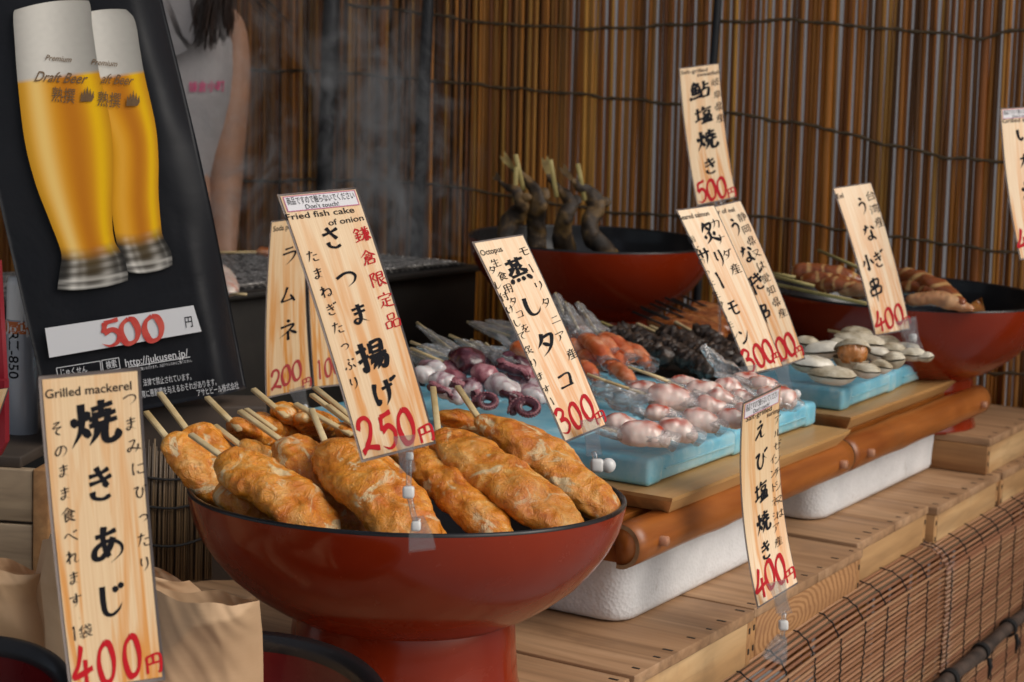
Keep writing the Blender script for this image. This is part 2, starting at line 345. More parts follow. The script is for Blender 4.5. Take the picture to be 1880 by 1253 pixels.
# sign papers: printed timber grain with orange flames
t = NT('sign_paper'); tc = t.n('ShaderNodeTexCoord'); mp = t.n('ShaderNodeMapping'); mp.inputs['Scale'].default_value = (5.0, 1.15, 1); oi = t.n('ShaderNodeObjectInfo')
mu = t.n('ShaderNodeMath', operation='MULTIPLY'); mu.inputs[1].default_value = 53; t.l(oi.outputs['Random'], mu.inputs[0]); t.l(mu.outputs[0], mp.inputs['Location']); t.l(tc.outputs['UV'], mp.inputs['Vector'])
n1 = t.noise(mp.outputs[0], 1.0, 3, .5, .7); mp2 = t.n('ShaderNodeMapping'); mp2.inputs['Scale'].default_value = (60, 2, 1); t.l(tc.outputs['UV'], mp2.inputs['Vector']); n2 = t.noise(mp2.outputs[0], 1, 3, .6, .4)
sp = t.n('ShaderNodeSeparateXYZ'); t.l(tc.outputs['UV'], sp.inputs[0])
fade = t.n('ShaderNodeMapRange'); fade.inputs['From Min'].default_value = .05; fade.inputs['From Max'].default_value = .75; fade.inputs['To Min'].default_value = .25; fade.inputs['To Max'].default_value = 1; t.l(sp.outputs[1], fade.inputs['Value'])
r1 = t.ramp(n1, [(.46, (0, 0, 0)), (.56, (.9, .9, .9)), (.60, (1, 1, 1)), (.66, (.3, .3, .3))]); mm = t.n('ShaderNodeMath', operation='MULTIPLY'); t.l(r1, mm.inputs[0]); t.l(fade.outputs[0], mm.inputs[1])
c = t.ramp(n2, [(.3, hexc('dcb689')), (.7, hexc('e9cb9f'))]); c = t.mix(mm.outputs[0], c, hexc('d68a28'))
nz = t.noise(t.coords(), 160, 3, .7); c = t.mix(t.ramp(nz, [(.70, (0, 0, 0)), (.78, (.35, .35, .35))]), c, (.2, .13, .08))
t.set(Base_Color=c, Roughness=.35, Coat_Weight=.25, Coat_Roughness=.15); M_['paper'] = t.m
t = NT('laminate_film'); t.set(Base_Color=(.33, .28, .26), Roughness=.2, Coat_Weight=.5, Alpha=.75); M_['laminate'] = t.m
M_['ink'] = mk('black_ink', (.008, .008, .011), rough=.6, Specular_IOR_Level=.1)
M_['red_ink'] = mk('red_ink', (.52, .008, .016), rough=.6, Specular_IOR_Level=.15)
M_['dull_red'] = mk('dull_red_ink', (.42, .03, .03), rough=.45)  # darker and less saturated than the main red ink
M_['white_label'] = mk('white_label', (.72, .70, .72), rough=.4)
M_['pink_line'] = mk('pink_line', (.50, .10, .22), rough=.4)
M_['marker'] = mk('red_marker', (.56, .04, .03), (.66, .10, .07), 90, .5)
t = NT('printed_picture'); at = t.n('ShaderNodeAttribute', attribute_name='Col'); t.set(Base_Color=at.outputs[0], Roughness=.45, Specular_IOR_Level=.2); M_['print'] = t.m
t = NT('poster_black'); n = t.noise(t.coords((1, 1, 1)), 7, 5, .6, .5); t.set(Base_Color=(.007, .008, .011), Specular_IOR_Level=.22, Roughness=t.ramp(n, [(.3, (.34,) * 3), (.7, (.6,) * 3)])); t.bump(n, .5, .006); M_['poster'] = t.m
M_['print_white'] = mk('print_white', (.70, .71, .73), rough=.35)
M_['print_brown'] = mk('print_brown', (.16, .09, .035), rough=.4)
t = NT('brown_paper'); n = t.noise(t.coords(), 6, 5, .6); n2 = t.noise(t.coords((40, 40, 400)), 1, 3); t.set(Base_Color=t.ramp(n, [(.3, hexc('c29c76')), (.7, hexc('dab892'))]), Roughness=.7); t.bump(n2, .12, .001); M_['kraft'] = t.m
M_['skin'] = mk('skin', hexc('8f6850'), hexc('a27c66'), 12, .55, Subsurface_Weight=.15, Subsurface_Radius=(.01, .004, .002))
t = NT('grey_cloth'); n = t.noise(t.coords(), 9, 5, .6, .6); n2 = t.noise(t.coords(), 300, 2); t.set(Base_Color=t.ramp(n, [(.3, (.25, .235, .24)), (.7, (.33, .31, .315))]), Roughness=.9); t.bump(n, .5, .012); M_['cloth'] = t.m
M_['trouser'] = mk('dark_cloth', (.02, .02, .025), rough=.9)
M_['hair'] = mk('hair', (.022, .011, .008), (.05, .025, .016), 60, .45, (1, 1, .15))
M_['pink_print'] = mk('pink_print', (.62, .01, .16), rough=.6)
M_['eye_white'] = mk('eye_white', (.7, .68, .65), rough=.3); M_['lip'] = mk('lip', (.38, .12, .11), rough=.4)
M_['red_plastic'] = mk('red_plastic', (.22, .008, .018), (.27, .012, .022), 6, .4)
M_['can_body'] = mk('can_body', (.40, .42, .46), rough=.3, Metallic=.3)
M_['orange_ink'] = mk('orange_ink', (.55, .13, .02), rough=.4)
M_['concrete'] = mk('concrete', (.32, .31, .30), (.42, .41, .39), 3, .9, bump=.2, bscale=60)
M_['plaster'] = mk('plaster', (.80, .80, .80), (.84, .84, .84), 2, .9)
M_['roof'] = mk('awning_cloth', (.09, .065, .045), (.12, .09, .06), 3, .9)
# ------------------------------------------------------------------ ground, walls, roof, screen
def plane(name, x0, x1, y0, y1, z, mat, **k):
    mb = MB(); mb.add([V((x0, y0, z)), V((x1, y0, z)), V((x1, y1, z)), V((x0, y1, z))], [(0, 1, 2, 3)]); return obj(name, mb, mat, smooth=False, **k)
plane('ground', -60, 60, -60, 60, 0, M_['concrete'], kind='structure')
mb = MB(); mb.lbox(3.3, 3.45, -6, 8, 0, 4.5); obj('wall', mb, M_['plaster'], label='pale backdrop wall added behind the reed screen so that its gaps look bright', cat='wall')  # added backdrop, stands in for the bright outdoors behind the slits
mb = MB(); mb.lbox(-1.2, 1.62, .95, 3.4, 2.25, 2.28); obj('awning', mb, M_['roof'], label='unseen awning over the back of the stall, its front edge set for the light', cat='awning')  # out of view; darkens the back, front edge pulled back to admit sky light
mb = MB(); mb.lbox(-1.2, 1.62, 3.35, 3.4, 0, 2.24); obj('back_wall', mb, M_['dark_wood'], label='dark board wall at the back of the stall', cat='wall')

SA = 1.485                                          # the end screen stands at u = SA
scr = root('reed_screen', 'tall brown reed screen tied with straw cords closing the end of the stall', 'reed screen', L(SA, 1, 0))
mb = MB(); b = -.75; reeds = []
base_cols = [hexc('c07a2c'), hexc('b06c22'), hexc('985a1e'), hexc('cc923e'), hexc('8a5020'), hexc('a87030'), hexc('bc8238'), hexc('74481c')]
while b < 2.75:
    r = rnd.uniform(.0034, .0056) * (1 if b < .95 else .9); 
    if rnd.random() < .025: r = .009
    c0 = base_cols[rnd.randrange(8)]; g = rnd.uniform(.8, 1.5); c0 = tuple(x * g for x in c0)
    da = rnd.uniform(-.002, .002); lean = rnd.gauss(.022, .0015); ph = rnd.uniform(0, 6); pts = []; rad = []
    node = rnd.uniform(.18, .32); z0 = rnd.uniform(0, .2)
    for i in range(15):
        z = .35 + 2.0 * i / 14
        bb = b + lean * (z - 1.2) + .0012 * math.sin(z * 4 + ph); pts.append(L(SA + da + .004 * math.sin(z * 3 + ph), bb, z)); rad.append(r * (1 - .12 * (z - .35)) * (1.1 if (i % 4 == int(ph) % 4) else 1))
    mb.tube(pts, rad, 7, c=c0, cap=False)
    b += 2 * r * (rnd.uniform(.84, .98) if b < .95 else rnd.uniform(.84, 1.02)) + (rnd.uniform(.0022, .0044) if b < .95 and rnd.random() < .13 else 0)
obj('reeds', mb, M_['reed'], scr)
mb = MB(); mb.lbox(SA + .05, SA + .07, .98, 3.3, .0, 2.2); obj('board', mb, M_['dark_wood'], label='dark board added behind the left half of the reed screen to block light through its gaps', cat='board')  # added light blocker, keeps the gaps between the left reeds dark
PA = L(SA - .012, 0, 0)
def cord(pts, r=.0027):
    P = []; 
    for i in range(len(pts) - 1):
        m = max(2, int(abs(pts[i + 1][0] - pts[i][0]) / 14))
        for k in range(m): f = k / m; P.append((pts[i][0] * (1 - f) + pts[i + 1][0] * f, pts[i][1] * (1 - f) + pts[i + 1][1] * f))
    Q = []; mb = MB()
    for i, (x, y) in enumerate(P): Q.append(PP(x, y + 1.6 * math.sin(i * .9) + rnd.uniform(-1.5, 1.5), PA, U) - U * (.003 * (1 + math.sin(i * 1.7))))
    rr = [r * (1.35 if i % 2 else .75) for i in range(len(Q))]
    mb.tube(Q, rr, 6); obj('cord', mb, M_['cord'], scr)
cord([(380, 128), (600, 132), (900, 158), (1080, 176), (1240, 190), (1340, 208), (1500, 232), (1640, 268), (1750, 292), (1900, 300)])
cord([(640, 8), (760, 22), (900, 44), (1100, 54), (1280, 44), (1460, 36), (1560, 48), (1740, 62), (1800, 72), (1900, 50)])
cord([(380, 335), (600, 330), (800, 338), (900, 355), (1010, 372), (1130, 392), (1260, 396), (1420, 398), (1560, 424), (1900, 470)])
cord([(640, -70), (900, -60), (1300, -80), (1900, -90)]); cord([(500, 560), (900, 610), (1500, 660), (1900, 690)])
for (x, y0, b_, dd, wd, lab) in ((605, 0, 0, .05, .016, 'thick black post left of centre in front of the reed screen'), (1312, 0, 0, .04, .0072, 'thin black post behind the sweetfish sign'), (782, 0, 0, .045, .012, 'black post seen through the smoke above the grill')):
    p = PP(x, 60, L(SA - dd, 0, 0), U); mb = MB(); mb.tube([V((p.x + .015 * (z - 1.35) , p.y, z)) for z in (0, .7, 1.35, 2.2)], wd, 14)
    obj('post', mb, M_['black_post'], label=lab, cat='post', group='black posts of the stall frame')

# ------------------------------------------------------------------ counter
ct = root('counter', 'wooden stall counter behind the hanging stick blinds', 'counter', L(.3, .4, 0), ROT)
mb = MB(); mb.lbox(-.9, 1.46, .02, .98, .74, .772); obj('counter_top', mb, M_['old_wood'], ct)
for a_ in (-.85, .3, 1.40):
    for b_ in (.08, .9): mb = MB(); mb.lbox(a_ - .03, a_ + .03, b_ - .03, b_ + .03, 0, .74); obj('leg', mb, M_['old_wood'], ct)

def crate(a0, a1, b0, b1, z0, z1, label, crack=(), mats=('crate_top', 'crate_front', 'crate_end'), nails=True, dz=0):
    r = root('wooden_crate', label, 'crate', L((a0 + a1) / 2, (b0 + b1) / 2, z0), ROT, 'wooden crates forming the counter step'); t = .011; g = .0016
    edges = [a0] + [a0 + (a1 - a0) * c for c in crack] + [a1]
    for e0, e1 in zip(edges, edges[1:]):
        mb = MB(); mb.lbox(e0 + g / 2, e1 - g / 2, b0 - .002, b1, z1 - t + dz, z1 + dz, .0012); obj('top_plank', mb, M_[mats[0]], r)
    mb = MB(); mb.lbox(a0 + .012, a1 - .012, b0, b0 + t, z0, z1 - t - .0004, .001); obj('front_panel', mb, M_[mats[1]], r)
    mb = MB(); mb.lbox(a0 + .012, a1 - .012, b1 - t, b1, z0, z1 - t - .0004, .001); obj('back_panel', mb, M_[mats[1]], r)
    for q in (a0, a1 - .0115): mb = MB(); mb.lbox(q, q + .0115, b0 + .0004, b1, z0, z1 - t - .0004, .001); obj('end_panel', mb, M_[mats[2]], r)
    if nails:
        for i in range(7):
            mb = MB(); a_ = a0 + .02 + (a1 - a0 - .04) * i / 6 + rnd.uniform(-.008, .008); mb.lbox(a_ - .0016, a_ + .0016 , b0 + .004, b0 + .004 + rnd.uniform(.004, .011), z1 + dz - .001, z1 + dz + .0004, 0); obj('nail', mb, M_['nail'], r, smooth=False)
        for z in (z0 + .015, z1 - .022):
            for q in (a1 - .006, a0 + .006): mb = MB(); mb.lbox(q - .0015, q + .0015, b0 - .0004, b0 + .002, z - .003, z + .003, 0); obj('nail', mb, M_['nail'], r, smooth=False)
    return r
dd = .46
crate(-.318, -.004, .004, dd, .768, ZC - .001, 'crate under the foot of the big red bowl of fish cakes', (.5,))
crate(.0, .272, .002, dd, .768, ZC, 'crate with clear straight grain under the near foam box', ())
crate(.276, .598, .004, dd, .768, ZC, 'crate with a round knot on its front, behind the shrimp sign', (.55,), ('crate_top', 'crate_knot', 'crate_end'))
crate(.603, .871, .014, dd, .768, ZC + .003, 'crate under the far foam box, right of the knotted one', (.5,))
crate(.876, 1.168, .004, dd, .768, ZC, 'crate directly below the small raised box', (.5,))
crate(1.173, 1.462, .002, dd, .768, ZC, 'crate at the far end of the row by the reed screen', (.5,))
crate(1.134, 1.452, .014, .42, ZC + .0006, .881, 'small raised crate carrying the red bowl of striped squid', (), nails=True)
# knots on the front of the knotted crate
for n_, (a_, z_, s_) in enumerate(((.40, .80, .012), (.70, .798, .008))):
    pass
# grey crate and boards at the far left
lc = PY(80, 950, 1.78)
def pxbox(name, label, cat, p0, p1, p2, Y, depth, mat, group=None, thick=None): pass
r = root('old_crate', 'weathered grey crate behind the brown paper bags', 'crate', PY(0, 1040, 1.8), 0)
zt = PY(60, 853, 1.75).z; zb = PY(60, 1045, 1.75).z
mb = MB(); x1 = PY(72, 900, 1.75).x; x0 = x1 - .32
n_ = 3
for i in range(n_):
    h_ = (zt - zb + .06) / n_; mb = MB(); mb.box(V(((x0 + x1) / 2, 1.75, zt - h_ * (i + .5))), (V((.995, -.09, 0)), V((.09, .995, 0)), Zv), (x1 - x0, .012, h_ - .003), .0015); obj('plank', mb, M_['old_wood'], r)
mb = MB(); mb.box(V((x1 + .009, 1.742, (zt + zb - .06) / 2 - .0)), (V((.995, -.09, 0)), V((.09, .995, 0)), Zv), (.017, .03, zt - zb + .06), .002); obj('corner_post', mb, M_['crate_end'], r)
mb = MB(); mb.box(V(((x0 + x1) / 2, 1.9, zt + .004)), (V((.995, -.09, 0)), V((.09, .995, 0)), Zv), (x1 - x0, .3, .012), .002); obj('top_plank', mb, M_['dark_wood'], r)
# plank under the reed mat
p = PZ(400, 1085, ZC + .004); r = obj('plank', MB().box(p + W * .06 - U * .02 - Zv * .008, (U, W, Zv), (.30, .20, .016), .002), M_['crate_top'], label='short wooden plank lying behind the big red bowl', cat='plank', loc=p, rotz=ROT)

# ------------------------------------------------------------------ hanging stick blinds
def blind(a0, a1, label, off):
    r = root('stick_blind', label, 'blind', L((a0 + a1) / 2, -.02, .35), ROT, 'stick blinds hung along the front of the counter')
    prof = [(.030 + off, .7795), (.014 + off, .7785), (.001, .777), (-.010 - off, .771), (-.017 - off, .762), (-.021 - off, .748), (-.023 - off, .72), (-.024 - off, .34)]
    pl = smoothpath([(x, z, 0) for x, z in prof], 200); acc = 0; rows = [pl[0]]
    for i in range(1, 200):
        acc += (pl[i] - pl[i - 1]).length
        while acc >= .0063 :
            acc -= .0063; rows.append(pl[i].lerp(pl[i - 1], acc / max(1e-9, (pl[i] - pl[i - 1]).length)))
    dip = lambda a: -.022 * max(0, min(1, (.55 - a) / .55)) ** 1.3
    mb = MB()
    for k, q in enumerate(rows):
        rr = rnd.uniform(.0020, .00225); n = 12; ph = rnd.uniform(0, 6); cc = hexc(rnd.choice(['94684a', 'a07456', '8a5e44', 'a47c5c', '926a4c'])); e0 = rnd.uniform(-.004, .004)
        mb.tube([L(a0 + e0 + (a1 - a0) * i / n, q.x + .0002 * math.sin(ph + i), q.y + dip(a0 + (a1 - a0) * i / n) + .0002 * math.sin(ph + i * .9)) for i in range(n + 1)], rr, 6, c=cc)
    obj('sticks', mb, M_['stick'], r)
    m = int((a1 - a0) / .078)
    for j in range(m + 1):
        a_ = a0 + .018 + (a1 - a0 - .036) * j / m; mb = MB(); P = []
        for k, q in enumerate(rows):
            nx = rows[min(k + 1, len(rows) - 1)]; pv = rows[max(k - 1, 0)]; tg = (nx - pv).normalized(); nr = V((tg.y, -tg.x, 0)); nr = nr if nr.x < 0 or nr.y > .3 else -nr
            o_ = .0030 if k % 2 else .0018
            P.append(L(a_ + (.0006 if k % 2 else -.0006) + .002 * math.sin(k * .35 + j), q.x + nr.x * o_, q.y + nr.y * o_ + dip(a_)))
        mb.tube(P, .0009, 5); obj('string', mb, M_['string'], r)
blind(-.62, .868, 'stick blind laced with black string under the knotted crate', .0)
blind(.846, 1.47, 'stick blind panel at the far right end of the counter', .003)
# rod tied across the blinds
n_ = W; p0 = PP(1735, 1253, L(0, -.045, 0), W); p1 = PP(1880, 1128, L(0, -.045, 0), W); d_ = (p1 - p0)
r = root('rail_pole', 'dark knobbly pole tied across the stick blinds at lower right', 'pole', p0)
Q = [p0 + d_ * (-1.6 + .22 * i) + V((0, 0, .002 * math.sin(i * 1.9))) for i in range(20)]
mb = MB(); mb.tube(Q, [.0088 * (1.18 if i % 4 == 1 else 1) for i in range(20)], 14); obj('pole', mb, mk('pole_bark', (.02, .013, .010), (.075, .05, .038), 40, .6, bump=.5, bscale=90), r)
for f in (.05, .42, .78, -.5):
    c = p0 + d_ * f; mb = MB(); ax = d_.normalized()
    for e in (-.004, 0, .004): mb.tube([c + ax * e + (W * math.cos(q) + Zv * math.sin(q)) * .0115 for q in [i * math.pi / 8 for i in range(16)]], .0017, 5, closed=True)
    mb.tube([c - W * .012 - Zv * .008, c - W * .014 - Zv * .02 + U * .004, c - W * .013 - Zv * .036], [.003, .0035, .001], 6); obj('tie', mb, M_['string'], r)

# ------------------------------------------------------------------ foam boxes, trays, boards, ice
def foam(a0, a1, b0, b1, z0, z1, label):
    def rr(ins, z, rad):
        pts = []; A0, A1, B0, B1 = a0 + ins, a1 - ins, b0 + ins, b1 - ins
        for cx, cy, q0 in ((A1 - rad, B1 - rad, 0), (A0 + rad, B1 - rad, 90), (A0 + rad, B0 + rad, 180), (A1 - rad, B0 + rad, 270)):
            for k in range(9): q = R(q0 + 90 * k / 8); pts.append(L(cx + rad * math.cos(q), cy + rad * math.sin(q), z))
        return pts
    r = root('foam_box', label, 'foam box', L((a0 + a1) / 2, (b0 + b1) / 2, z0), ROT, 'white foam boxes propping the trays')
    rings = [rr(.020, z0, .020), rr(.010, z0, .026)]
    rings += [rr(.0045, z0 + .0022, .028), rr(.002, z0 + .007, .029)] + [rr(.002 - .002 * k / 8, z0 + .007 + (z1 - z0 - .007) * k / 8, .030) for k in range(1, 9)]
    mb = MB(); n = 36
    for q in rings: mb.v += q
    mb.f = [(i * n + k, i * n + (k + 1) % n, (i + 1) * n + (k + 1) % n, (i + 1) * n + k) for i in range(len(rings) - 1) for k in range(n)] + [tuple(range(n))[::-1], tuple((len(rings) - 1) * n + k for k in range(n))]
    mb.wob(.0009, 60); obj('box', mb, M_['styro'], r)
    mb = MB(); A = rr(.012, z1 + .0006, .035); B = rr(.012, z1 + .004, .035); mb.v = A + B; mb.f = [(k, (k + 1) % n, n + (k + 1) % n, n + k) for k in range(n)] + [tuple(range(n, 2 * n))]; obj('lid', mb, M_['styro'], r)
foam(.128, .548, .078, .50, ZC + .0006, .898, 'near foam box with a dark scratch under the shrimp tray')
foam(.668, 1.132, .086, .50, ZC + .004, .898, 'far foam box with pinkish stain under the clam tray')

def rack(a0, a1, label):
    r = root('bamboo_rack', label, 'rack', L((a0 + a1) / 2, .3, .902), ROT, 'bamboo racks under the cutting boards')
    # split bamboo rail along the front
    mb = MB(); n = 14; m = 26; rad = .0215; vs = []
    for i in range(m + 1):
        a = a0 + (a1 - a0) * i / m; rr = rad * (1 + .015 * math.sin(i * .8)) * (1.03 if i in (9, 10, 20) else 1)
        for k in range(n): q = R(-100 + 215 * k / (n - 1)); vs.append(L(a, .064 - rr * math.cos(q) * .95, .921 + rr * math.sin(q) * 1.02))
    mb.add(vs, [(i * n + k, i * n + k + 1, (i + 1) * n + k + 1, (i + 1) * n + k) for i in range(m) for k in range(n - 1)] + [tuple(range(n))[::-1], tuple(m * n + k for k in range(n))] + [(i * n + n - 1, i * n, (i + 1) * n, (i + 1) * n + n - 1) for i in range(m)])
    obj('bamboo_rail', mb, M_['bamboo_rail'], r)
    for a, s in ((a0, -1), (a1, 1)):
        mb = MB(); vs = [L(a + s * .0006, .064 - rad * math.cos(R(-100 + 215 * k / 19)) * f * .955, .921 + rad * math.sin(R(-100 + 215 * k / 19)) * f * 1.02) for f in (1, .82) for k in range(20)]
        mb.add(vs, [(k, k + 1, 21 + k, 20 + k) for k in range(19)]); mb.add([p + U * (s * .0012) for p in vs], [(k, k + 1, 21 + k, 20 + k)[::-1] for k in range(19)]); obj('cut_end', mb, M_['bamboo_end'], r)
    for a in (a0 + .045, a1 - .045):
        mb = MB(); mb.tube([L(a, .048, .921), L(a, .036, .922)], .0052, 12); obj('peg', mb, M_['peg'], r)
    for a in (a0 + .006, (a0 + a1) / 2, a1 - .034): mb = MB(); mb.lbox(a, a + .028, .062, .55, .9025, .9195, .001); obj('crossbar', mb, M_['rail_wood'], r)
    for b_ in (.085, .30, .52): mb = MB(); mb.lbox(a0 + .002, a1 - .002, b_, b_ + .03, .920, .9405, .001); obj('slat', mb, M_['rail_wood'], r)
rack(.085, .660, 'near bamboo rack with pegs in front of the shrimp'); rack(.664, 1.232, 'far bamboo rack with pegs in front of the clams')

def board(a0, a1, b0, b1, z, label):
    mb = MB(); t = .019; bv = .016
    q = [(a0, a1, b0, b1, z), (a0 + .001, a1 - .001, b0 + .001, b1 - .001, z - .004), (a0 + bv, a1 - bv, b0 + bv * .7, b1 - bv, z - t)]; vs = []
    for A0, A1, B0, B1, zz in q: vs += [L(A0, B0, zz), L(A1, B0, zz), L(A1, B1, zz), L(A0, B1, zz)]
    mb.add(vs, [(0, 1, 2, 3), (11, 10, 9, 8)] + [(i * 4 + k, (i + 1) * 4 + k, (i + 1) * 4 + (k + 1) % 4, i * 4 + (k + 1) % 4) for i in (0, 1) for k in range(4)])
    return obj('cutting_board', mb, M_['board'], smooth=False, label=label, cat='cutting board', group='slope edged wooden boards under the ice packs', loc=L((a0 + a1) / 2, (b0 + b1) / 2, z - t), rotz=ROT)
board(.150, .640, .043, .565, .9605, 'near slope edged wooden board under the shrimp ice packs'); board(.722, 1.212, .074, .565, .9605, 'far slope edged wooden board under the clam ice packs')

def ice(a0, a1, b0, b1, z0, z1, label, rz=0.0):
    c = L((a0 + a1) / 2, (b0 + b1) / 2, (z0 + z1) / 2); ca, sa = math.cos(rz), math.sin(rz); A = U * ca + W * sa; B = W * ca - U * sa
    r = root('ice_pack', label, 'ice pack', c - Zv * ((z1 - z0) / 2), ROT + rz, 'pale blue ice packs under the seafood'); w_, dpt, h_ = a1 - a0, b1 - b0, z1 - z0
    mb = MB(); mb.box(c, (A, B, Zv), (w_ - .003, dpt - .003, h_ - .0025), .0055, 4); mb.wob(.0012, 45); obj('slab', mb, M_['ice'], r)
    for s in (-1, 1): 
        mb = MB(); mb.box(c + A * (s * (w_ / 2 - .016)), (A, B, Zv), (.032, dpt, h_), .006, 4); mb.wob(.0008, 50, 3); obj('end_block', mb, M_['ice'], r)
    mb = MB(); mb.box(c - B * (dpt / 2 - .0006), (A, B, Zv), (w_ - .07, .0024, .0022), .0009, 2); obj('seam', mb, M_['ice'], r)
ice(.176, .416, .082, .204, .961, .990, 'ice pack under the front shrimp with a white joint before it')
ice(.420, .640, .088, .208, .961, .990, 'ice pack under the shrimp behind the shrimp sign')
ice(.752, .972, .100, .245, .961, .990, 'ice pack under the front clams on the far board', .02)
ice(.977, 1.196, .106, .245, .961, .990, 'ice pack at the far right under the last clams', .0)
ice(.196, .44, .218, .40, .9608, .983, 'ice pack under the octopus skewers next to the fish cakes', .03)
ice(.19, .44, .408, .55, .9608, .980, 'ice pack under the wrapped squid mantles at the back left')
ice(.462, .690, .226, .395, .9608, .986, 'ice pack under the salmon skewers', -.02)
ice(.46, .70, .405, .55, .9608, .982, 'ice pack behind the salmon skewers')
mb = MB(); mb.lbox(.76, 1.21, .26, .545, .961, .985, .004); obj('tray', mb, M_['dark_wood'], label='dark tray under the black liver skewers', cat='tray', loc=L(.98, .4, .961), rotz=ROT)
# support for the bowl at the back
mb = MB(); mb.lbox(.98, 1.36, .585, .90, .7725, .918, .004); obj('box', mb, M_['dark_wood'], label='dark wooden box under the bowl of sweetfish', cat='box', loc=L(1.17, .74, .773), rotz=ROT)

# ------------------------------------------------------------------ lacquer bowls
def bowl(c_rim, D, h, label, tilt=None, foot=True):
    """footed lacquer bowl, rim centre at c_rim"""
    base = c_rim - Zv * h; T = tilt or Matrix.Identity(3)
    r = root('lacquer_bowl', label, 'bowl', base, 0, 'red lacquer bowls'); Rr = D / 2; bz = h * .38     # bowl bottom height
    P = lambda lst: [(x * Rr, z) for x, z in lst]; hb = h - bz
    outer = [(1.0, 0), (.998, -.03), (.990, -.10), (.972, -.22), (.935, -.36), (.88, -.50), (.80, -.66), (.70, -.80), (.60, -.91), (.52, -.97), (.50, -1.0)]
    mb = MB(); mb.lathe([(x * Rr, z * hb) for x, z in outer], c_rim, 96, T); obj('body', mb, M_['lacquer_red'], r)
    mb = MB(); mb.lathe([(1.0 * Rr, .0001), (.9995 * Rr, .0016), (.992 * Rr, .0032), (.980 * Rr, .0026), (.974 * Rr, .0004)], c_rim, 96, T); obj('rim', mb, M_['lacquer_black'], r)
    inn = [(.974, 0.0004 / hb), (.965, -.1), (.945, -.22), (.90, -.38), (.82, -.55), (.70, -.72), (.5, -.86), (.25, -.92), (.002, -.93)]
    mb = MB(); mb.lathe([(x * Rr, z * hb) for x, z in inn], c_rim, 96, T); obj('inside', mb, M_['lacquer_black'], r)
    ft = [(.50, -hb + .006), (.512, -hb - .004), (.52, -hb - bz * .35), (.535, -hb - bz * .8), (.55, -h + .004), (.555, -h), (.50, -h), (.46, -hb - .01)]
    if foot: mb = MB(); mb.lathe([(x * Rr, z) for x, z in ft], c_rim, 72, T); obj('foot', mb, M_['lacquer_red'], r)
    return r
B1 = PY(750, 905, 1.54); TI = Matrix.Rotation(R(2.4), 3, 'X').inverted()
bowl(B1, .382, .174, 'big red lacquer bowl heaped with fried fish cakes', TI)
B2 = PY(1086, 440, 2.95); TI2 = Matrix.Rotation(R(1.6), 3, 'X')
bowl(B2, .405, B2.z - .9185, 'red lacquer bowl holding the upright grilled sweetfish', TI2)
B3 = PY(1660, 537, 2.70)
bowl(B3, .432, B3.z - .8816, 'red lacquer bowl of striped squid at the right edge', Matrix.Rotation(R(1.2), 3, 'X'))
# small empty bowls in the foreground
def dish(cpx, Y, D, label, tilt):
    c = PY(*cpx, Y); T = Matrix.Rotation(tilt, 3, 'X'); r = root('lacquer_dish', label, 'bowl', c - Zv * .07, 0, 'black rimmed red bowls in the foreground'); q = D / 2
    mb = MB(); mb.lathe([(q, 0), (q * .99, -.012), (q * .93, -.035), (q * .8, -.055), (q * .5, -.068), (.001, -.07)], c, 72, T); obj('body', mb, M_['lacquer_black'], r)
    mb = MB(); mb.lathe([(q, .0002), (q * 1.005, .004), (q * .985, .0075), (q * .93, .0065), (q * .87, .001), (q * .86, -.003)], c, 72, T); obj('rim', mb, M_['lacquer_black'], r)
    mb = MB(); mb.lathe([(q * .86, -.003), (q * .83, -.02), (q * .75, -.038), (q * .5, -.052), (.001, -.056)], c, 72, T); obj('inside', mb, M_['lacquer_dark'], r)
dish((418, 1300), 1.24, .232, 'empty black bowl with red inside at bottom centre', R(8)); dish((-85, 1290), 1.10, .15, 'black rimmed bowl cut off at the bottom left corner', R(12))
